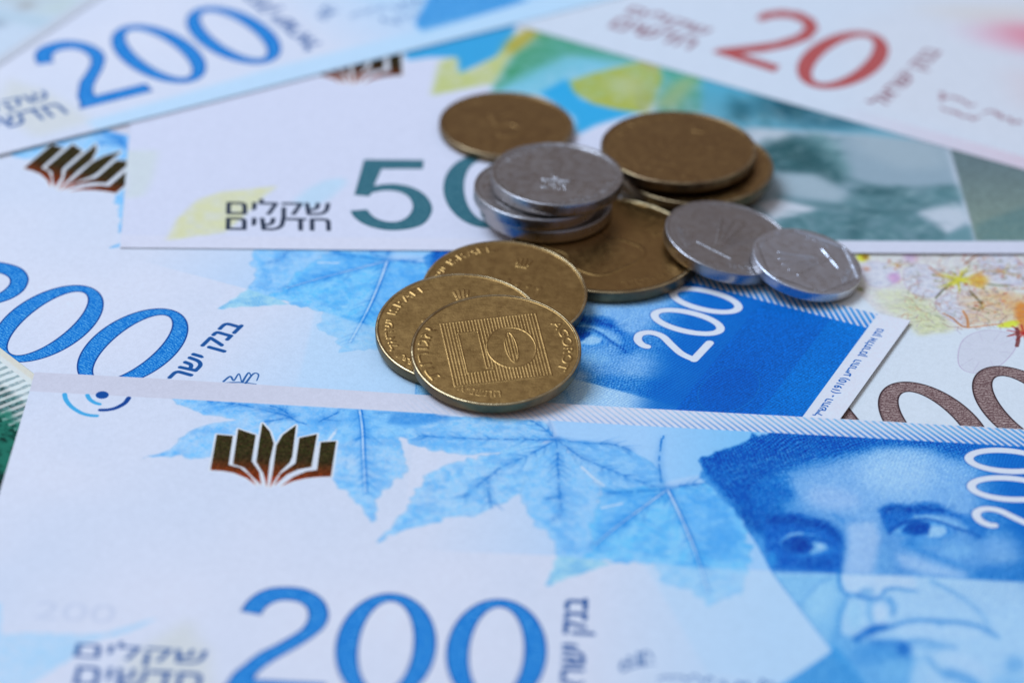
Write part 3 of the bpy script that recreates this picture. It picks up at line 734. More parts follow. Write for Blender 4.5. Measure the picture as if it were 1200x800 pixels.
    pad.fill([tr(P50, [(745, 235), (935, 235), (900, 400), (850, 500), (745, 520)], 0, 130, 5)], (198, 214, 220), .7, .4)
    emblem(pad)
    five = smooth(Q([(718, 605), (735, 632), (780, 660), (850, 677), (920, 676), (985, 660), (1018, 628), (1027, 590), (1003, 548), (955, 518), (890, 504), (835, 506)]), 5, False)
    five = np.vstack([five, Q([(806, 512), (835, 447), (992, 447), (995, 414), (770, 412), (733, 545), (788, 550)]),
                      smooth(Q([(800, 536), (850, 528), (905, 534), (942, 556), (955, 590), (938, 624), (900, 645), (850, 645), (806, 628), (780, 600)]), 5, False)])
    numeral_ink(pad, [pos(five)], (52, 102, 122), (92, 140, 156), (34, 80, 100), 'digit')
    numeral_ink(pad, zero(50.4, 16.6, ta=2.9, tb=1.8), (52, 102, 122), (92, 140, 156), (34, 80, 100), 'digit_b')
    ink = (46, 56, 76)
    a = tr(P50, [(266.5, 252), (387.5, 252), (327, 236), (327, 269.5), (327, 254)])
    w_ = a[1][0]-a[0][0]; v0 = a[3][1]; v1 = a[2][1]; vm = a[4][1]
    pad.text(H("שקלים"), (a[0][0], vm-0.7, w_, v1-vm+1.3), 0, ink, .95, 0, 'value_writing', .07)
    pad.text(H("חדשים"), (a[0][0], v0, w_, (vm-v0)*.9), 0, ink, .95, 0, 'value_writing', .07)
    return pad

# ------------------------------------------------------------------ the brown 100 with flowers
_z = to_note((0, 0, 21.6), np.array([[54.4, 387.35]]))[0]
P100 = (*(to_world((0, 0, 21.6), np.array([_z-np.array([47.0, 17.2])]))[0]), 21.6)
def design_100():
    pad = Pad(144, 71, 18, (206, 222, 240))
    T = lambda p: tr(P100, p, 960, 270, 3.333)
    n_mid = noise(pad.H, pad.W, 14, 22); n_f = noise(pad.H, pad.W, 4, 23); tex = np.clip(.5+.7*n_mid*n_f*1.6, 0, 1)
    f = lambda p, c, a=.9, s=.15, t=None, z=None: pad.fill([smooth(T(p), 5)], c, a, s, t, z)
    # above the band: warm tint
    up = T([(390, 408), (560, 385), (800, 352), (1200, 290), (1200, -500), (-400, -500), (0, 100), (160, 250), (230, 320), (345, 352)])
    pad.fill([up], (210, 212, 218), .9, .15)
    pad.fill([T([(215, 235), (345, 228), (420, 262), (470, 290), (520, 392), (385, 410), (345, 352), (250, 300)])], (203, 214, 182), .85, .5, tex)
    pad.fill([T([(360, 250), (520, 380), (400, 400), (340, 300)])], (192, 206, 160), .5, .6, tex)
    petal = (200, 209, 230)
    for k, p in enumerate([[(335, 150), (400, 130), (470, 160), (485, 210), (450, 255), (390, 255), (340, 215)],
                           [(170, 140), (230, 120), (300, 150), (310, 190), (250, 220), (190, 205)],
                           [(460, 270), (520, 245), (600, 250), (640, 300), (580, 370), (500, 340), (462, 305)],
                           [(560, 430), (640, 390), (740, 400), (770, 450), (700, 530), (600, 555), (545, 520)],
                           [(620, 110), (720, 90), (800, 130), (800, 200), (700, 200)]]):
        f(p, petal, .85, .15, None)
        q = smooth(T(p), 6); pad.line(np.vstack([q, q[:1]]), .12, (168, 150, 190), .6)
        c = q.mean(0)
        for j in range(9):
            a_ = q[(j*5) % len(q)]; pad.line(np.array([c*.5+a_*.5, a_]), .08, (176, 170, 205), .45)
    f([(330, 90), (370, 80), (385, 110), (350, 125)], (190, 160, 205), .6, .3)
    f([(268, 175), (300, 162), (318, 185), (290, 205)], (196, 150, 205), .7, .2)
    # tan petals with a straight lower edge
    pad.fill([T([(560, 372), (575, 320), (540, 260), (640, 225), (740, 245), (800, 250), (900, 240), (900, 335), (760, 352)])], (218, 190, 156), .85, .5, tex)
    pad.fill([T([(640, 230), (760, 235), (800, 290), (700, 320)])], (222, 178, 128), .7, .7, tex)
    for p, w_, c in (([(485, 322), (520, 340), (555, 370), (578, 376)], .3, (176, 112, 60)), ([(562, 312), (578, 340), (582, 372)], .35, (190, 130, 80)),
                     ([(580, 378), (680, 366), (790, 352)], .22, (196, 120, 60)), ([(455, 262), (490, 225), (520, 205)], .25, (70, 84, 50)),
                     ([(590, 235), (615, 262), (635, 285)], .35, (96, 88, 40)), ([(660, 208), (700, 212), (740, 214)], .35, (90, 110, 60)),
                     ([(430, 140), (470, 168), (505, 185)], .3, (186, 128, 90)), ([(735, 412), (760, 402), (790, 390)], .2, (120, 60, 50)),
                     ([(560, 95), (600, 90)], .4, (190, 80, 70)), ([(570, 130), (600, 105), (625, 95)], .3, (150, 90, 60))):
        pad.line(smooth(T(p), 5, False), w_, c, .85, .03)
    r = np.random.default_rng(9); c = T([(545, 190)])[0]
    for i in range(26):   # stamens
        a_ = i/26*2*math.pi+r.normal()*.15; L = 1.2+r.random()*2.6
        e_ = c+np.array([math.cos(a_)*1.25, math.sin(a_)])*L
        pad.line(np.array([c, (c+e_)/2+r.normal(size=2)*.12, e_]), .42, (214, 212, 74) if r.random() < .6 else (176, 176, 84), .9, .03, w1=.12)
        if r.random() < .5: pad.fill([ring(*e_, .28, .2)], (170, 90, 50) if r.random() < .5 else (120, 110, 50), .8, .03)
    for (cx_, cy_), sc_, nn in (((720, 160), 1.0, 16), ((885, 190), 1.1, 18), ((640, 300), .7, 12), ((300, 130), .6, 9)):
        c2 = T([(cx_, cy_)])[0]
        for i in range(nn):
            a_ = r.uniform(0, 6.28); L = (1+r.random()*2.2)*sc_
            e_ = c2+np.array([math.cos(a_)*1.3, math.sin(a_)])*L
            pad.line(np.array([c2, (c2+e_)/2+r.normal(size=2)*.2, e_]), .22, [(196, 150, 80), (150, 90, 70), (120, 120, 80), (206, 190, 90)][i % 4], .55, .03, w1=.08)
            pad.fill([ring(*e_, .24, .17)], [(176, 92, 60), (110, 104, 70)][i % 2], .7, .03)
    f([(585, 190), (620, 165), (660, 190), (640, 220), (600, 215)], (232, 170, 70), .85, .3)
    f([(765, 290), (800, 280), (860, 330), (840, 420), (790, 400), (770, 350)], (222, 130, 50), .8, .3)
    f([(695, 372), (740, 352), (780, 352), (770, 372), (730, 378)], (226, 226, 70), .9, .1)
    for i in range(10):
        a_ = T([(800, 400)])[0]; t = i/10*6.28
        pad.line(np.array([a_, a_+np.array([math.cos(t), math.sin(t)])*2.2]), .3, (170, 50, 50), .7)
    pad.line(smooth(T([(772, 380), (778, 420), (772, 450)]), 4, False), .55, (110, 50, 50), .8)
    for i in range(40):   # small flecks
        p = T([(r.uniform(560, 900), r.uniform(90, 290))])[0]
        pad.fill([ring(p[0], p[1], .15+.3*r.random(), .12+.15*r.random())], [(190, 100, 80), (110, 110, 90), (200, 150, 110), (120, 130, 150)][i % 4], .7, .05)
    f([(150, 95), (180, 85), (195, 105), (170, 120), (148, 110)], (216, 216, 60), .9, .15)
    f([(165, 100), (190, 95), (188, 112)], (120, 70, 40), .7, .1); f([(172, 145), (195, 140), (190, 158)], (190, 110, 70), .7, .2); f([(150, 225), (170, 222), (168, 238)], (90, 110, 50), .7, .15)
    c_ = pad.cov([up]); sl = (slice(c_[1], c_[1]+c_[2].shape[0]), slice(c_[0], c_[0]+c_[2].shape[1]))
    mt = (noise(*c_[2].shape, 9, 81)*.6+noise(*c_[2].shape, 3, 82)*.5-.55)*c_[2]
    pad.a[sl] += mt[..., None]*np.array([.16, .13, .09], np.float32)
    for i in range(420):   # fine brown and violet strokes that model the petals
        p = T([(r.uniform(330, 900), r.uniform(80, 380))])[0]; a_ = r.uniform(0, 6.28); L = r.uniform(.5, 2.2)
        k_ = np.array([p, p+np.array([math.cos(a_), math.sin(a_)])*L*.5, p+np.array([math.cos(a_+.4), math.sin(a_+.4)])*L])
        pad.line(k_, .11+.08*r.random(), [(150, 116, 104), (146, 134, 172), (120, 128, 110), (176, 110, 84)][i % 4], .22+.3*r.random(), .03)
    for polys, zn in ((zero(47.0, 17.2, 6.15, 11.0, 3.0, 2.5), 'digit'), (zero(60.5, 17.2, 6.15, 11.0, 3.0, 2.5), 'digit_b'),
                      ([pos(np.array([[35.2, 6.4], [38.3, 6.4], [38.3, 28], [36.6, 28], [31.8, 24.6], [31.8, 22.2], [35.2, 24.3]]))], 'digit_c')):
        numeral_ink(pad, polys, (108, 88, 92), (196, 184, 186), (52, 38, 42), zn, 8)
    z = np.zeros((pad.H, pad.W), bool)
    q = T([(150, 80), (800, 80), (800, 400), (300, 400)]); 
    z[int(max(q[:, 1].min(), 32)*18):int(69*18), int(max(q[:, 0].min(), 1)*18):int(min(q[:, 0].max(), 140)*18)] = True
    pad.zones['flower_print'] = z
    return pad

# ------------------------------------------------------------------ the red 20
P20 = None
_z = to_note((0, 0, -27.9), np.array([[48.34, 489.03]]))[0]
P20 = (*(to_world((0, 0, -27.9), np.array([_z-np.array([52.0, 17.0])]))[0]), -27.9)
def design_20():
    pad = Pad(129, 71, 8, (200, 216, 238))
    T = lambda p: tr(P20, p, 700, 0, 2.4)
    f = lambda p, c, a=.9, s=.8, t=None: pad.fill([T(p)], c, a, s, t)
    f([(700, 60), (1300, -60), (1300, 520), (1000, 380), (760, 320)], (204, 214, 232), .7, 3)
    f([(1080, 60), (1300, 70), (1300, 160), (1180, 130), (1130, 95)], (214, 126, 150), .85, 2.2)
    f([(850, 20), (1300, 20), (1300, 50), (1060, 60)], (206, 204, 205), .7, 2)
    f([(1000, 75), (1150, 100), (1200, 140), (1100, 120)], (220, 150, 180), .6, 2)
    f([(1140, 190), (1300, 200), (1300, 330), (1180, 300)], (206, 200, 214), .6, 2)
    for u in np.arange(58, 129, .9):
        pad.line(np.array([[u, .2], [u+2.0, 3.4]]), .35, (216, 130, 160), .55*min(1, (u-55)/40))
    two = smooth(tr(P20, [(455, 48), (475, 38), (530, 32), (580, 40), (615, 62), (620, 85), (590, 110), (530, 130), (450, 145), (400, 152), (420, 160), (515, 190)], 700, 0, 2.4), 5, False)
    body = [(448, 52), (470, 38), (520, 31), (575, 38), (612, 58), (623, 84), (600, 112), (540, 133), (470, 147), (405, 152), (515, 186), (500, 203),
            (325, 147), (345, 138), (420, 130), (500, 120), (560, 102), (585, 82), (575, 64), (540, 52), (500, 52), (462, 62)]
    numeral_ink(pad, [pos(T(body))], (170, 84, 88), (190, 116, 120), (156, 68, 74), 'digit')
    numeral_ink(pad, zero(52.0, 17.0, 5.9, 10.5), (170, 84, 88), (190, 116, 120), (156, 68, 74), 'digit_b')
    ink = (132, 84, 98)
    a = T([(45, 60), (320, 60)])
    pad.text(H("שקלים"), (17.0, 11.8, 13.8, 4.2), 0, ink, .9, 0, 'value_writing', .05)
    pad.text(H("חדשים"), (17.0, 7.2, 13.8, 3.6), 0, ink, .9, 0, 'value_writing', .05)
    pad.text(H("בנק ישראל"), (64.5, 6.6, 21.0, 4.0), 90, ink, .9, 0, 'bank_name', .05)
    r = np.random.default_rng(6)
    for (cu, cv_) in ((72, 14.4), (80, 13.2), (74, 10.4)):
        pts = [(cu-3.2+i*.45, cv_+r.normal()*.5) for i in range(14)]
        pad.line(smooth(pts, 4, False), .4, ink, .8)
    return pad

# ------------------------------------------------------------------ two sheets seen only by a corner
_e = np.array([-77.7, 475.8]); _d = np.array([math.cos(math.radians(63.3)), math.sin(math.radians(63.3))])
PX = (*(_e-_d*62), 63.3)
def design_pale():
    pad = Pad(137, 71, 8, (192, 212, 236))
    T = lambda p: tr(PX, p, 0, 0, 10)
    f = lambda p, c, a=.9, s=.8: pad.fill([T(p)], c, a, s)
    f([(-300, 80), (100, 150), (420, 200), (640, 260), (600, 330), (300, 250), (0, 200), (-300, 180)], (156, 190, 208), .8, 1.4)
    f([(350, 60), (600, 30), (900, -100), (900, 60), (700, 180), (450, 160)], (184, 204, 208), .8, 1.2)
    f([(200, 60), (300, 0), (380, 20), (400, 70), (280, 110), (200, 120)], (150, 150, 150), .8, .8)
    f([(-100, 220), (20, 240), (30, 290), (-60, 330)], (110, 130, 150), .8, .7)
    f([(-200, -200), (900, -300), (700, -20), (300, -20), (0, 60)], (168, 186, 190), .7, 1.5)
    pad.fill([np.array([[0, 0], [137, 0], [137, 1.6], [0, 1.6]])], (190, 200, 218), .9, .3)
    return pad
_e = np.array([-66.3, 396.4]); _a = -48.4
PL = (*(to_world((_e[0], _e[1], _a), np.array([[-60.0, -71.0]]))[0]), _a)
def design_back():
    pad = Pad(137, 71, 14, (30, 92, 84))
    n1 = noise(pad.H, pad.W, 10, 51); n2 = noise(pad.H, pad.W, 4, 52); n3 = noise(pad.H, pad.W, 60, 53)
    d = np.clip(.35+1.1*(n1*.6+n2*.5-.35), .2, 1.4)*(.75+.5*n3)
    pad.a *= d[..., None]
    pad.fill([np.array([[0, 0], [137, 0], [137, 58], [0, 58]])], (60, 140, 130), .25, 3, n3)
    pad.fill([np.array([[0, 66.3], [137, 66.3], [137, 71], [0, 71]])], (214, 220, 226), 1, .2)
    pad.fill([np.array([[0, 70], [137, 70], [137, 71], [0, 71]])], (216, 212, 206), 1, .1)
    for u in np.arange(0.5, 137, 1.35):
        pad.fill([rough(np.array([[u, 62.6], [u+.62, 62.6], [u+.62, 69.2], [u, 69.2]]), .05, .5, int(u*3))], (126, 156, 166), .75, .06, np.clip(.4+n2, 0, 1))
        pad.fill([np.array([[u+.62, 61.9], [u+1.3, 61.6], [u+1.3, 69.2], [u+.62, 69.2]])], (222, 228, 234), .8, .06)
    pad.fill([rough(np.array([[0, 55], [137, 55], [137, 63.2], [0, 63.2]]), .5, .9, 4)], (44, 120, 104), .85, .3, np.clip(.2+n1+.5*n2, 0, 1))
    return pad

# ------------------------------------------------------------------ materials
def nodes(mat):
    mat.use_nodes = True; return mat.node_tree
def paper_material(name, pad):
    """the printed picture is computed above, pixel by pixel; nothing is read from disk"""
    pad.a = pad.a*(1+.030*(noise(pad.H, pad.W, max(1.5, .12*pad.ppm), 400)[..., None]-.5)+.022*(noise(pad.H, pad.W, .5*pad.ppm, 401)[..., None]-.5))
    lin = np.where(pad.a <= .04045, pad.a/12.92, ((np.clip(pad.a, 0, 1)+.055)/1.055)**2.4)
    lin = np.clip((lin-.010)/ILL, 0.0012, .9)     # .010: the sheen of the sheet itself, which comes on top of the ink
    sr = np.where(lin <= .0031308, lin*12.92, 1.055*lin**(1/2.4)-.055)
    img = bpy.data.images.new(name+"_print", pad.W, pad.H, alpha=True)
    img.alpha_mode = 'CHANNEL_PACKED'
    px = np.empty((pad.H, pad.W, 4), np.float32); px[..., :3] = sr; px[..., 3] = pad.foil
    img.pixels.foreach_set(px.ravel()); img.update(); img.pack()
    mat = bpy.data.materials.new(name); t = nodes(mat); b = t.nodes['Principled BSDF']
    ti = t.nodes.new('ShaderNodeTexImage'); ti.image = img; ti.interpolation = 'Cubic'
    t.links.new(ti.outputs['Color'], b.inputs['Base Color'])
    # cotton fibre
    g = t.nodes.new('ShaderNodeNewGeometry') 
    tcn = t.nodes.new('ShaderNodeTexCoord')
    n = t.nodes.new('ShaderNodeTexNoise'); n.inputs['Scale'].default_value = 2600; n.inputs['Detail'].default_value = 3
    n2 = t.nodes.new('ShaderNodeTexNoise'); n2.inputs['Scale'].default_value = 420; n2.inputs['Detail'].default_value = 3
    t.links.new(tcn.outputs['Object'], n.inputs['Vector']); t.links.new(tcn.outputs['Object'], n2.inputs['Vector'])
    ad = t.nodes.new('ShaderNodeMath'); ad.operation = 'ADD'
    t.links.new(n.outputs['Fac'], ad.inputs[0]); t.links.new(n2.outputs['Fac'], ad.inputs[1])
    bu = t.nodes.new('ShaderNodeBump'); bu.inputs['Strength'].default_value = 0.35; bu.inputs['Distance'].default_value = 0.00012
    t.links.new(ad.outputs[0], bu.inputs['Height']); t.links.new(bu.outputs[0], b.inputs['Normal'])
    t.links.new(ti.outputs['Alpha'], b.inputs['Metallic'])
    mr = t.nodes.new('ShaderNodeMapRange'); mr.inputs['To Min'].default_value = .62; mr.inputs['To Max'].default_value = .38
    t.links.new(ti.outputs['Alpha'], mr.inputs['Value']); t.links.new(mr.outputs[0], b.inputs['Roughness'])
    b.inputs['Specular IOR Level'].default_value = 0.12
    return mat

def metal(name, base, stain, rough0=.34, rough1=.55, scratch=1.0, patina=.5):
    mat = bpy.data.materials.new(name); t = nodes(mat); b = t.nodes['Principled BSDF']
    b.inputs['Metallic'].default_value = 1.0
    tcn = t.nodes.new('ShaderNodeTexCoord')
    info = t.nodes.new('ShaderNodeObjectInfo')
    off = t.nodes.new('ShaderNodeVectorMath'); off.operation = 'ADD'
    t.links.new(tcn.outputs['Object'], off.inputs[0]); 
    def N(scale, det, rgh=.6):
        n = t.nodes.new('ShaderNodeTexNoise'); n.inputs['Scale'].default_value = scale; n.inputs['Detail'].default_value = det; n.inputs['Roughness'].default_value = rgh
        t.links.new(off.outputs[0], n.inputs['Vector']); return n
    t.links.new(info.outputs['Random'], off.inputs[1])
    n1 = N(170, 5); n2 = N(900, 4); n3 = N(3500, 2)
    r = t.nodes.new('ShaderNodeValToRGB'); r.color_ramp.elements[0].position = .38; r.color_ramp.elements[1].position = .68
    r.color_ramp.elements[0].color = (*base, 1); r.color_ramp.elements[1].color = (*stain, 1)
    t.links.new(n1.outputs['Fac'], r.inputs[0])
    mx = t.nodes.new('ShaderNodeMix'); mx.data_type = 'RGBA'; mx.blend_type = 'MULTIPLY'; mx.inputs['Factor'].default_value = patina
    r2 = t.nodes.new('ShaderNodeValToRGB'); r2.color_ramp.elements[0].position = .3; r2.color_ramp.elements[1].position = .6
    r2.color_ramp.elements[0].color = (.45, .42, .38, 1); r2.color_ramp.elements[1].color = (1, 1, 1, 1)
    t.links.new(n2.outputs['Fac'], r2.inputs[0])
    t.links.new(r.outputs[0], mx.inputs[6]); t.links.new(r2.outputs[0], mx.inputs[7]); t.links.new(mx.outputs[2], b.inputs['Base Color'])
    mr = t.nodes.new('ShaderNodeMapRange'); mr.inputs['From Min'].default_value = .3; mr.inputs['From Max'].default_value = .7
    mr.inputs['To Min'].default_value = rough0; mr.inputs['To Max'].default_value = rough1
    t.links.new(n2.outputs['Fac'], mr.inputs['Value']); t.links.new(mr.outputs[0], b.inputs['Roughness'])
    # hairline scratches
    mp = t.nodes.new('ShaderNodeMapping'); mp.inputs['Scale'].default_value = (1, 14, 1); mp.inputs['Rotation'].default_value = (0, 0, .7)
    t.links.new(off.outputs[0], mp.inputs['Vector'])
    ns = t.nodes.new('ShaderNodeTexNoise'); ns.inputs['Scale'].default_value = 420; ns.inputs['Detail'].default_value = 4
    t.links.new(mp.outputs[0], ns.inputs['Vector'])
    a1 = t.nodes.new('ShaderNodeMath'); a1.operation = 'ADD'; a2 = t.nodes.new('ShaderNodeMath'); a2.operation = 'ADD'
    t.links.new(n3.outputs['Fac'], a1.inputs[0]); t.links.new(ns.outputs['Fac'], a1.inputs[1])
    t.links.new(a1.outputs[0], a2.inputs[0]); t.links.new(n2.outputs['Fac'], a2.inputs[1])
    bu = t.nodes.new('ShaderNodeBump'); bu.inputs['Strength'].default_value = .5*scratch; bu.inputs['Distance'].default_value = .00004
    t.links.new(a2.outputs[0], bu.inputs['Height']); t.links.new(bu.outputs[0], b.inputs['Normal'])
    return mat

def simple(name, col, rgh=.7):
    mat = bpy.data.materials.new(name); t = nodes(mat); b = t.nodes['Principled BSDF']
    n = t.nodes.new('ShaderNodeTexNoise'); n.inputs['Scale'].default_value = 60; n.inputs['Detail'].default_value = 6
    r = t.nodes.new('ShaderNodeValToRGB'); r.color_ramp.elements[0].color = (*[c*.75 for c in col], 1); r.color_ramp.elements[1].color = (*col, 1)
    t.links.new(n.outputs['Fac'], r.inputs[0]); t.links.new(r.outputs[0], b.inputs['Base Color']); b.inputs['Roughness'].default_value = rgh
    return mat

# ------------------------------------------------------------------ building meshes
def mesh(name, V, F, mat, uv=None, smooth_=True):
    me = bpy.data.meshes.new(name)
    V = np.asarray(V, np.float32); F = np.asarray(F, np.int32)
    k = F.shape[1]
    me.vertices.add(len(V)); me.vertices.foreach_set('co', V.ravel())
    me.loops.add(F.size); me.loops.foreach_set('vertex_index', F.ravel())
    me.polygons.add(len(F)); me.polygons.foreach_set('loop_start', np.arange(0, F.size, k, dtype=np.int32))
    me.update(calc_edges=True)
    if uv is not None:
        l = me.uv_layers.new(name='UVMap'); l.data.foreach_set('uv', np.asarray(uv, np.float32)[F.ravel()].ravel())
    me.polygons.foreach_set('use_smooth', np.full(len(F), smooth_))
    me.materials.append(mat); me.update()
    return me
def link(name, me, parent=None):
    o = bpy.data.objects.new(name, me); C.objects.link(o); o.parent = parent; return o
def compact(V, F, UV=None):
    idx = np.unique(F); mp = np.full(len(V), -1); mp[idx] = np.arange(len(idx))
    return V[idx], mp[F], (UV[idx] if UV is not None else None)

def undulate(x, y):
    """one gentle wave shared by every sheet in the pile, so that sheets never cut each other"""
    return .10*np.sin(x/31+.6)*np.sin(y/27+1.1)+.05*np.sin(x/13+y/17)

PART_NAME = {'digit_b': 'digit', 'digit_c': 'digit'}
def banknote(name, pose, size, z, pad, mat, edge_mat, label, cell=.5, curl=None, parts=None):
    w, h = size; nu, nv = int(round(w/cell)), int(round(h/cell))
    # the places above were measured on the table plane; a sheet lying higher in the pile stands nearer to the lens
    c_ = to_world(pose, np.array([w/2, h/2])); sh = -c_*z/CAM_H
    pose = (pose[0]+sh[0], pose[1]+sh[1], pose[2])
    u = np.linspace(0, w, nu+1); v = np.linspace(0, h, nv+1)
    VV, UU = np.meshgrid(v, u, indexing='ij')
    wx = to_world(pose, np.stack([UU, VV], -1))
    Z = z+undulate(wx[..., 0], wx[..., 1])
    if curl is not None: Z = Z+curl(UU, VV)
    a = math.radians(pose[2])
    root = bpy.data.objects.new(name, None); C.objects.link(root)
    root.empty_display_size = .02
    root.location = (pose[0]*MM, (pose[1]-OY)*MM, 0); root.rotation_euler = (0, 0, a)
    root['label'] = label; root['category'] = 'banknote'; root['group'] = 'banknotes spread under the coins'
    V = np.stack([UU*MM, VV*MM, Z*MM], -1).reshape(-1, 3)
    UV = np.stack([UU/w, VV/h], -1).reshape(-1, 2)
    i = np.arange(nv)[:, None]*(nu+1)+np.arange(nu)[None]
    F = np.stack([i, i+1, i+nu+2, i+nu+1], -1).reshape(-1, 4)
    cls = np.zeros(nu*nv, int); names = ['sheet']
    for k, (zn, zm) in enumerate(pad.zones.items()):
        jj, ii = np.nonzero(zm)
        cj = np.clip((jj/pad.H*nv).astype(int), 0, nv-1); ci = np.clip((ii/pad.W*nu).astype(int), 0, nu-1)
        hit = np.bincount(cj*nu+ci, minlength=nu*nv) > 0
        cls[hit] = k+1; names.append(zn)
    # a margin round each of them, so that the whole sign is inside its piece
    for k, nme in enumerate(names):
        f = F[cls == k]
        if len(f) == 0: continue
        v_, f_, uv_ = compact(V, f, UV)
        nm = PART_NAME.get(nme, nme)
        if k == 0:   # the sheet also carries its underside and its cut edge
            T = .1*MM
            bu_ = np.linspace(0, nu, 61).astype(int); bv_ = np.linspace(0, nv, 41).astype(int)
            g = (bv_[:, None]*(nu+1)+bu_[None]); gi = len(v_)
            v2 = V[g.ravel()].copy(); v2[:, 2] -= T
            j = np.arange(40)[:, None]*61+np.arange(60)[None]
            f2 = gi+np.stack([j, j+61, j+62, j+1], -1).reshape(-1, 4)
            per = np.concatenate([np.arange(nu+1), np.arange(1, nv+1)*(nu+1)+nu, nv*(nu+1)+np.arange(nu-1, -1, -1), np.arange(nv-1, 0, -1)*(nu+1)])
            a_ = V[per].copy(); b_ = a_.copy(); b_[:, 2] -= T; n_ = len(per); s0 = gi+len(v2)
            q = np.arange(n_); q2 = (q+1) % n_
            f3 = np.stack([s0+q+n_, s0+q2+n_, s0+q2, s0+q], -1)
            vv = np.vstack([v_, v2, a_, b_]); ff = np.vstack([f_, f2, f3])
            uu = np.vstack([uv_, UV[g.ravel()], UV[per], UV[per]])
            me = mesh(nm, vv, ff, mat, uu)
            me.materials.append(edge_mat)
            mi = np.zeros(len(ff), np.int32); mi[len(f_):] = 1; me.polygons.foreach_set('material_index', mi)
            # crisp cut edge
            sm = np.ones(len(ff), bool); sm[len(f_)+len(f2):] = False; me.polygons.foreach_set('use_smooth', sm)
        else: me = mesh(nm, v_, f_, mat, uv_)
        link(nm, me, root)
    return root

# ------------------------------------------------------------------ coins
def letters_ring(pad, string, rad, a_mid, hgt, width_deg, hval, inward=False, bold=0):
    T = fit_text(string)
    if T is None: return
    sgn = 1 if inward else -1; polys = []
    for t in T:
        q = np.concatenate([t[:1]]+[a+(b-a)*np.linspace(0, 1, 5)[1:, None] for a, b in zip(t, np.roll(t, -1, 0))])
        ang = math.radians(a_mid)+sgn*(q[:, 0]-.5)*math.radians(width_deg)
        r = rad+(-1 if inward else 1)*(q[:, 1]-.5)*hgt
        polys.append(np.stack([pad.w/2+r*np.cos(ang), pad.h/2+r*np.sin(ang)], -1))
    relief(pad, polys, hval*.62, zone='legend')
def relief(pad, polys, hval, soft=.035, zone=None, mode='max'):
    hval = hval*(.62 if mode != 'mul' else 1)
    c = pad.cov(polys, margin=4)
    if c is None: return
    x0, y0, mk = c; k = soft*pad.ppm
    if zone:
        pad.zone(zone, (slice(y0, y0+mk.shape[0]), slice(x0, x0+mk.shape[1])), mk)
    if k >= 1: mk = blur(mk, k)
    sl = (slice(y0, y0+mk.shape[0]), slice(x0, x0+mk.shape[1]))
    if mode == 'max': pad.hgt[sl] = np.maximum(pad.hgt[sl], mk*hval)
    elif mode == 'mul': pad.hgt[sl] *= 1-mk*(1-hval)
    else: pad.hgt[sl] += mk*hval
def coin_pad(R, ppm=28):
    p = Pad(2*R, 2*R, ppm, (0, 0, 0)); p.hgt = np.zeros((p.H, p.W), np.float32); return p
def rot_pts(p, deg, c):
    a = math.radians(deg); p = np.asarray(p, float)
    return np.stack([c+math.cos(a)*p[:, 0]-math.sin(a)*p[:, 1], c+math.sin(a)*p[:, 0]+math.cos(a)*p[:, 1]], 1)

def face_value(R=11.0):
    """value side: 10 cut out of a square of upright lines"""
    pad = coin_pad(R, 30); c = R; ang = 10.8
    sq = rot_pts([(-6.25, -6.25), (6.25, -6.25), (6.25, 6.25), (-6.25, 6.25)], ang, c)
    lines = []
    for i in range(31):
        x = -6.2+i*12.4/30
        lines.append(pos(rot_pts([(x-.085, -6.25), (x+.085, -6.25), (x+.085, 6.25), (x-.085, 6.25)], ang, c)))
    relief(pad, lines, .042, .03); 
    c_ = pad.cov([sq]); pad.zone('numeral_panel', (slice(c_[1], c_[1]+c_[2].shape[0]), slice(c_[0], c_[0]+c_[2].shape[1])), c_[2])
    one = [(-4.15, -4.0), (-2.2, -4.0), (-2.2, 3.9), (-4.15, 3.9)]
    flag = [(-4.15, 2.7), (-4.15, 3.9), (-2.2, 3.9), (-2.2, 2.7)]
    o = [(-4.2, 3.9), (-1.75, 3.9), (-1.75, -3.0), (-.55, -3.0), (-.55, -4.1), (-4.2, -4.1)]
    one = rot_pts([(-4.3, 3.9), (-1.7, 3.9), (-1.7, -3.4), (-.9, -3.4), (-.9, -4.0), (-4.3, -4.0)], ang, c)
    zero_ = rot_pts([(2.05+3.15*math.cos(t), .05+4.0*math.sin(t)) for t in np.linspace(0, 2*math.pi, 60, endpoint=False)], ang, c)
    zin = rot_pts([(2.05+.75*math.cos(t), .05+3.0*math.sin(t)) for t in np.linspace(0, 2*math.pi, 40, endpoint=False)], ang, c)
    keep = pad.hgt.copy()
    relief(pad, [pos(one)], .0, .02, mode='mul'); relief(pad, [pos(zero_)], .0, .02, mode='mul')
    c_ = pad.cov([zin]); s_ = (slice(c_[1], c_[1]+c_[2].shape[0]), slice(c_[0], c_[0]+c_[2].shape[1]))
    pad.hgt[s_] = np.maximum(pad.hgt[s_], keep[s_]*c_[2])
    for q in (one, zero_, zin): relief(pad, stroke_polys(np.vstack([q, q[:1]]), .12), .085, .03)
    relief(pad, [pos(one), pos(zero_)], .03, .03, mode='add')
    relief(pad, stroke_polys(np.vstack([sq, sq[:1]]), .14), .07, .03)
    letters_ring(pad, H("אגורות"), 9.35, 186, 1.35, 64, .15)
    letters_ring(pad, "AGOROT", 9.35, 6, 1.2, 62, .15)
    letters_ring(pad, H("התשנ״א"), 8.6, 258, 1.15, 36, .08, inward=True)
    return pad
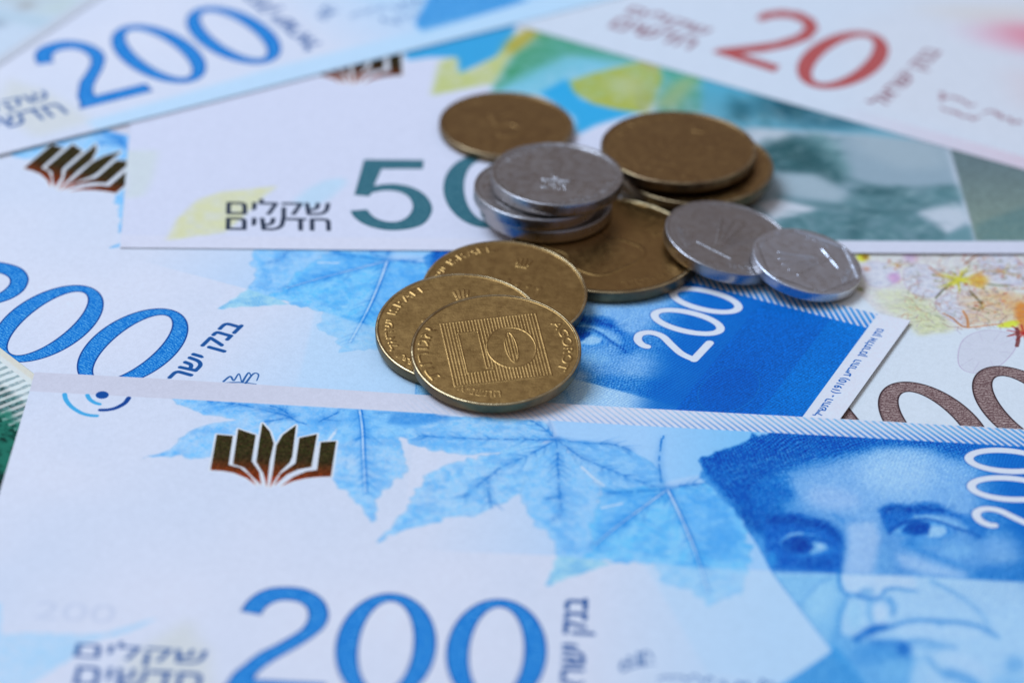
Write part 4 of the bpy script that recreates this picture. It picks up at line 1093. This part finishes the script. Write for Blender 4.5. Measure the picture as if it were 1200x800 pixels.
def face_menorah(R=11.0):
    """emblem side: seven-branched lampstand, country name round the rim"""
    pad = coin_pad(R, 24); c = R
    P = lambda p: rot_pts(p, 0, c)
    for k in range(1, 4):
        a = [(k*1.45*math.cos(t), 1.4+k*1.45*math.sin(t)) for t in np.linspace(math.pi, 2*math.pi, 24)]
        relief(pad, stroke_polys(P(a), .36), .06, .06, 'lampstand')
    relief(pad, stroke_polys(P([(0, 2.6), (0, -4.6)]), .42), .07, .06, 'lampstand')
    relief(pad, [pos(P([(-1.5, -4.6), (1.5, -4.6), (2.1, -5.6), (-2.1, -5.6)]))], .06, .06, 'lampstand')
    for k in range(-3, 4): relief(pad, [ring(c+k*1.45, c+1.9, .34, .42)], .07, .06, 'lampstand')
    letters_ring(pad, "ISRAEL", 9.3, 134, 1.25, 44, .19)
    letters_ring(pad, H("ישראל"), 9.3, 182, 1.3, 38, .19)
    letters_ring(pad, "إسرائيل", 9.3, 226, 1.25, 34, .19)
    for dx, y0_, y1_ in ((-.75, 6.3, 7.3), (-.25, 6.0, 7.5), (.25, 6.0, 7.5), (.75, 6.3, 7.3)):
        relief(pad, stroke_polys(P([(dx+1.0, y0_), (dx*1.3+1.0, y1_)]), .22), .16, .03, 'small_emblem')
    relief(pad, stroke_polys(P([(.3, 5.75), (1.7, 5.75)]), .22), .16, .03, 'small_emblem')
    st = [(i*2.2-6.6, -7.4-.25*abs(i-3)) for i in range(7)]
    for x, y in st: relief(pad, [ring(c+x*.8, c+y+.3, .3, .3)], .08, .03)
    return pad
def face_half(R=13.0):
    """lyre side: a long bent outline, value and writing"""
    pad = coin_pad(R, 18); c = R
    lyre = smooth([(-7, -5.2), (-2.5, -6.2), (1.4, -5.9), (3.0, -4.0), (2.6, -1.0), (1.4, 2.0), (1.6, 4.8), (3.4, 6.6), (2.4, 8.2), (-1, 7.4), (-4, 8.0), (-6.8, 6), (-6.2, 2), (-8, -1)], 8)
    q = np.stack([lyre[:, 0]*.95, lyre[:, 1]*.95], 1) @ np.array([[0.82, 0.57], [-0.57, 0.82]])+c
    relief(pad, stroke_polys(np.vstack([q, q[:1]]), .42), .13, .08, 'lyre'); relief(pad, [pos(q)], .06, .2)
    for k in range(5): relief(pad, stroke_polys(np.array([[c-4.5+k*1.2, c-3.5], [c-4.0+k*1.0, c+5.5]]), .14), .1, .03)
    letters_ring(pad, "1/2", 8.2, 20, 2.2, 20, .13)
    letters_ring(pad, "NEW SHEQEL", 10.4, 300, 1.5, 60, .12)
    letters_ring(pad, H("חצי שקל חדש"), 10.4, 60, 1.6, 60, .12)
    letters_ring(pad, H("התשע״ב"), 10.4, 180, 1.3, 30, .1)
    return pad
def face_shekel(R, style=0):
    """relief() below is called with stronger heights: the nickel coins are struck deeper"""
    pad = coin_pad(R, 24); c = R; s = R/9
    if style == 0:   # value 1 with lily ornament above the writing
        relief(pad, [pos(rot_pts(np.array([(-.35, -1.2), (.35, -1.2), (.35, 3.6), (-.35, 3.6), (-1.2, 2.6)])*s, 0, c))],  .19, .04, 'value')
        relief(pad, stroke_polys(rot_pts(np.array([(-1.7, -1.7), (1.9, -1.7)])*s, 0, c), .3),  .19, .03)
        for k, y in ((0, -2.9), (1, -4.1)):
            T = fit_text(H("שקל") if k == 0 else H("חדש"))
            if T is not None:
                relief(pad, [p*np.array([3.4*s, .95*s])+np.array([c-1.7*s, c+y*s]) for p in T],  .19, .03, 'writing')
        letters_ring(pad, "NEW SHEQEL", 7.5*s, 320, 1.0*s, 60, .17); letters_ring(pad, H("התשס״ח"), 7.5*s, 140, 1.0*s, 50, .17)
    else:            # lily
        for a in (-38, -18, 0, 18, 38):
            q = [(0, -4), (.5*math.sin(math.radians(a))*4, -1), (math.sin(math.radians(a))*5.2, math.cos(math.radians(a))*4.6)]
            relief(pad, stroke_polys(rot_pts(smooth(np.array(q)*s, 6, False), 0, c), .55*s, .2),  .19, .04, 'lily')
        relief(pad, stroke_polys(rot_pts(np.array([(-2.6, -4.4), (2.6, -4.4)])*s, 0, c), .3),  .19, .03)
        letters_ring(pad, H("ישראל"), 6.9*s, 225, 1.1*s, 38, .18); letters_ring(pad, "ISRAEL", 6.9*s, 315, 1.0*s, 38, .18)
    # dotted border
    for t in np.linspace(0, 2*math.pi, 90, endpoint=False):
        relief(pad, [ring(c+(R-1.05)*math.cos(t), c+(R-1.05)*math.sin(t), .13, .13, 8)], .08, .02)
    return pad
def face_five(R=9.75):
    pad = coin_pad(R, 14); c = R
    relief(pad, [p*np.array([4.5, 7])+np.array([c-2.2, c-3.5]) for p in fit_text("5")], .12, .06, 'value')
    letters_ring(pad, H("אגורות"), 7.9, 90, 1.3, 60, .1); letters_ring(pad, "AGOROT", 7.9, 270, 1.2, 60, .1, inward=True)
    return pad

def coin_meshes(kind, pad, R, T, mats, nr, na, rim_w=.75, poly=None, seed=0):
    """list of (part name, mesh) for one kind of coin; top face centre at the origin, z up"""
    rf = R-rim_w; mat, rim_mat, edge_mat = mats
    rr = np.linspace(0, rf, nr)[1:]
    th = np.linspace(0, 2*math.pi, na, endpoint=False)
    rr2, tt = np.meshgrid(rr, th, indexing='ij')
    inner = np.ones_like(tt)
    if poly:    # inner border of the face is a polygon, as on the smaller nickel coins
        k = poly; seg = 2*math.pi/k; m_ = ((tt+.26) % seg)-seg/2
        inner = np.cos(seg/2)/np.cos(m_); inner = inner/inner.max()
    x = rr2*np.cos(tt)*inner; y = rr2*np.sin(tt)*inner
    fx = (x+R)*pad.ppm; fy = (y+R)*pad.ppm
    def samp(A):
        i0 = np.clip(fx.astype(int), 0, pad.W-2); j0 = np.clip(fy.astype(int), 0, pad.H-2); a = fx-i0; b = fy-j0
        return (A[j0, i0]*(1-a)+A[j0, i0+1]*a)*(1-b)+(A[j0+1, i0]*(1-a)+A[j0+1, i0+1]*a)*b
    base = -.16                                   # the field lies below the rim
    r_ = np.random.default_rng(seed)
    z = base+samp(pad.hgt)+.012*np.sin(x*.9+1)*np.cos(y*.8)
    c0 = base+pad.hgt[pad.H//2, pad.W//2]
    V = [np.array([[0, 0, c0]]), np.stack([x, y, z], -1).reshape(-1, 3)]
    nF = len(rr)
    # rim and edge profile
    cosx = (np.cos(th), np.sin(th)); inn = inner[-1]
    nick = np.interp(np.arange(na), np.linspace(0, na, 60), r_.normal(size=60)*.012)
    prof = [(rf+.06, -.13, 1), (rf+.12, -.05, 1), (rf+.17, -.005, .6), (R-.28, .0, 0), (R-.16, -.012, 0), (R-.07, -.05, 0), (R-.02, -.11, 0), (R, -.18, 0), (R, -T*.35, 0), (R, -T*.65, 0),
            (R, -T+.18, 0), (R-.02, -T+.11, 0), (R-.07, -T+.05, 0), (R-.16, -T+.012, 0), (R-.3, -T, 0)]
    for (pr, pz, k) in prof:
        sc = pr*(1-k+k*inn)
        V.append(np.stack([sc*cosx[0], sc*cosx[1], np.full(na, pz)+(nick if pz > -.2 else 0)], -1))
    V.append(np.array([[0, 0, -T+.12]]))
    V.append(np.stack([(R-.8)*cosx[0], (R-.8)*cosx[1], np.full(na, -T+.1)], -1))
    V = np.vstack(V)*MM
    tot = nF+len(prof)
    j = np.arange(na); j2 = (j+1) % na
    quads = []; lab = []
    for i in range(tot-1):
        a = 1+i*na; b = a+na
        quads.append(np.stack([a+j, b+j, b+j2, a+j2], -1)); lab.append(np.full(na, 0 if i < nF else (1 if i < nF+6 else 3)))
    Q = np.vstack(quads); L = np.concatenate(lab)
    cb = 1+tot*na; last = 1+(tot-1)*na; rb = cb+1
    Q2 = np.stack([last+j, rb+j, rb+j2, last+j2], -1)
    names = ['face', 'rim', 'underside', 'edge']
    for zn, zm in pad.zones.items():
        k = len(names); names.append(zn)
        cen = V[Q].mean(1)/MM
        ii = np.clip(((cen[:, 0]+R)*pad.ppm).astype(int), 0, pad.W-1); jj = np.clip(((cen[:, 1]+R)*pad.ppm).astype(int), 0, pad.H-1)
        zmd = blur(zm.astype(np.float32), .10*pad.ppm) > .05
        L = np.where((L == 0) & zmd[jj, ii], k, L)
    out = []
    for k, nm in enumerate(names):
        q = Q[L == k]
        if k == 2: q = Q2
        if len(q) == 0: continue
        tri = None
        if k == 0:
            t0 = np.stack([np.zeros(na, int), 1+j, 1+j2, 1+j2], -1)
            t0 = None
        v_, f_, _ = compact(V, q)
        me = mesh(nm, v_, f_, {1: rim_mat, 3: edge_mat}.get(k, mat))
        out.append([nm, me])
    # close the two centres with small fans
    for nm, ce, ri, up in (('face', 0, 1, True), ('underside', cb, rb, False)):
        vs = [tuple(V[ce])]+[tuple(V[ri+a]) for a in range(na)]
        fs = [(0, 1+a, 1+(a+1) % na) if up else (0, 1+(a+1) % na, 1+a) for a in range(na)]
        me = bpy.data.meshes.new(nm+'_centre'); me.from_pydata(vs, [], fs); me.materials.append(mat)
        me.polygons.foreach_set('use_smooth', np.ones(na, bool)); me.update()
        tgt = [o for o in out if o[0] == nm]
        if tgt:
            import bmesh
            bm = bmesh.new(); bm.from_mesh(tgt[0][1]); bm.from_mesh(me)
            bm.to_mesh(tgt[0][1]); bm.free(); bpy.data.meshes.remove(me)
            n_ = len(tgt[0][1].polygons); tgt[0][1].polygons.foreach_set('use_smooth', np.ones(n_, bool)); tgt[0][1].update()
        else: out.append([nm, me])
    return out
def coin(name, parts, at, spin, label, group):
    x, y, z, sx, sy = at
    root = bpy.data.objects.new(name, None); C.objects.link(root); root.empty_display_size = .005
    n = Vector((-sx, -sy, 1)).normalized()
    q = Vector((0, 0, 1)).rotation_difference(n)
    root.rotation_mode = 'QUATERNION'
    from mathutils import Quaternion
    root.rotation_quaternion = q @ Quaternion((0, 0, 1), math.radians(spin))
    root.location = (x*MM, (y-OY)*MM, z*MM)
    root['label'] = label; root['category'] = 'coin'; root['group'] = group
    for nm, me in parts: link(nm, me, root)
    return root

# ------------------------------------------------------------------ assemble
tab = simple("table_surface", (.42, .40, .38))
V = [(-.6, -.5, -.030), (.6, -.5, -.030), (.6, .6, -.030), (-.6, .6, -.030), (-.6, -.5, -.0006), (.6, -.5, -.0006), (.6, .6, -.0006), (-.6, .6, -.0006)]
Fq = [(3, 2, 1, 0), (4, 5, 6, 7), (0, 1, 5, 4), (1, 2, 6, 5), (2, 3, 7, 6), (3, 0, 4, 7)]
t_ = link("table_top", mesh("table_top", V, Fq, tab, smooth_=False)); t_['kind'] = 'structure'

edge = simple("cut_paper_edge", (.62, .64, .68), .9)
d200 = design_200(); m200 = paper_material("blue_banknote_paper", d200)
d50 = design_50(); m50 = paper_material("green_banknote_paper", d50)
d100 = design_100(); m100 = paper_material("brown_banknote_paper", d100)
d20 = design_20(); m20 = paper_material("red_banknote_paper", d20)
dpx = design_pale(); mpx = paper_material("pale_banknote_paper", dpx)
dbk = design_back(); mbk = paper_material("dark_green_banknote_paper", dbk)

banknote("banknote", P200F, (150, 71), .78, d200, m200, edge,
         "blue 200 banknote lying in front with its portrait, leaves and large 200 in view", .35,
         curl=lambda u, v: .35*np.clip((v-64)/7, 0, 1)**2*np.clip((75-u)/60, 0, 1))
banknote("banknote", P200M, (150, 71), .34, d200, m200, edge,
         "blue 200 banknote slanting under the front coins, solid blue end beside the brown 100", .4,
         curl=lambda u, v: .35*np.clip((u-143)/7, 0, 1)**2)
banknote("banknote", P50, (137, 71), .52, d50, m50, edge,
         "white and teal 50 banknote lying level across the middle under the silver coins", .5)
banknote("banknote", P100, (144, 71), .14, d100, m100, edge,
         "banknote with brown 00 and yellow-centred flowers at the right edge", .5)
banknote("banknote", P20, (129, 71), .66, d20, m20, edge,
         "banknote with a large red 20 at the upper right", .6)
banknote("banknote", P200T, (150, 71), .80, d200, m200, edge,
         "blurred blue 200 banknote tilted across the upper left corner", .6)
banknote("banknote", PX, (137, 71), .98, dpx, mpx, edge,
         "pale greenish banknote, only its edge in the very top left corner", 1.0)
banknote("banknote", PL, (137, 71), .56, dbk, mbk, edge,
         "dark green banknote corner showing at the left edge beside the front blue note", .6)

brass = metal("tarnished_brass", (.375, .208, .066), (.325, .178, .054), .27, .40, .7, .16)
brass_r = metal('rubbed_brass_rim', (.62, .46, .24), (.34, .22, .10), .16, .34, .6, .3)
bronze_r = metal('rubbed_bronze_rim', (.46, .32, .16), (.26, .16, .08), .22, .4, .6, .3)
brass_e = metal('grimy_brass_edge', (.26, .18, .095), (.13, .10, .065), .30, .5, .8, .5)
brass2 = metal("brown_tarnished_bronze", (.325, .18, .062), (.29, .155, .052), .34, .48, .7, .18)
nickel = metal('worn_nickel', (.445, .405, .38), (.405, .365, .345), .24, .40, .8, .2)
nickel2 = metal('bright_nickel', (.62, .61, .63), (.56, .55, .565), .24, .38, .8, .2)

k_val = coin_meshes('value', face_value(), 11, 1.5, (brass, brass_r, brass_e), 150, 900, .48, seed=1)
k_men = coin_meshes('menorah', face_menorah(), 11, 1.5, (brass, brass_r, brass_e), 120, 720, .48, seed=2)
k_men2 = coin_meshes('menorah', face_menorah(), 11, 1.5, (brass2, bronze_r, brass_e), 80, 360, .62, seed=2)
k_half = coin_meshes('half', face_half(), 13, 1.6, (brass, brass_r, brass_e), 120, 540, .8, seed=3)
k_sh = coin_meshes('shekel', face_shekel(9.15, 0), 9.15, 1.8, (nickel, nickel, nickel), 90, 420, .8, seed=4)
k_sh2 = coin_meshes('shekel', face_shekel(9.0, 1), 9.0, 1.8, (nickel, nickel, nickel), 90, 420, .5, seed=5)
k_sm = coin_meshes('small', face_shekel(7.6, 1), 7.6, 1.5, (nickel2, nickel2, nickel2), 90, 420, .5, poly=6, seed=6)
k_five = coin_meshes('five', face_five(), 9.75, 1.3, (brass2, bronze_r, brass_e), 60, 300, .6, seed=7)

GB, GS = 'brown brass coins in the pile', 'silver coins in the pile'
def Z(c, dz=.0): return (c[0], c[1], c[2]+dz+.16, c[3], c[4])
coin("coin", k_half, Z((12.34, 426.48, 2.10, .004, .006)), 12, "large flat brass coin in the middle, lyre outline on it, under the silver stack", GB)
coin("coin", k_sh, Z((3.86, 434.86, 3.92, .010, .003)), 40, "lowest silver coin of the stack of three", GS)
coin("coin", k_sh2, Z((2.82, 434.6, 5.80, -.012, -.002)), 10, "middle silver coin of the stack of three, jutting out to the left", GS)
coin("coin", k_sh, Z((5.17, 435.6, 7.66, .004, -.010)), -6, "top silver coin of the stack of three", GS)
coin("coin", k_five, Z((-2.17, 460.26, 1.86, 0, .011)), 20, "brass coin lying alone behind the silver stack", GB)
coin("coin", k_men2, Z((24.0, 447.9, 2.02, 0, 0)), 130, "lowest brown coin under the rear pair, almost hidden", GB)
coin("coin", k_men2, Z((24.80, 447.0, 3.72, .030, .018)), 60, "brown coin jutting out to the right beneath the top rear coin", GB)
coin("coin", k_men2, Z((22.32, 448.6, 5.62, .012, -.012)), -20, "dark brown coin on top of the rear pile", GB)
coin("coin", k_sh2, Z((29.08, 427.13, 3.56, -.158, .049)), -30, "silver coin leaning on the large flat brass coin, lily on its face", GS)
coin("coin", k_sm, Z((39.48, 422.35, 3.18, -.167, .065)), 118, "small silver coin with a many-sided inner rim, rightmost of all coins", GS)
coin("coin", k_men, Z((-1.27, 410.91, 3.23, -.004, .127)), -12, "brass coin at the back of the front three", GB)
coin("coin", k_men, Z((-6.91, 400.70, 3.55, .041, .156)), 8, "left brass coin of the front three, letters along its left rim", GB)
coin("coin", k_val, Z((-2.03, 394.44, 4.30, .041, .156)), 0, "frontmost brass coin showing 10 in a lined square", GB)
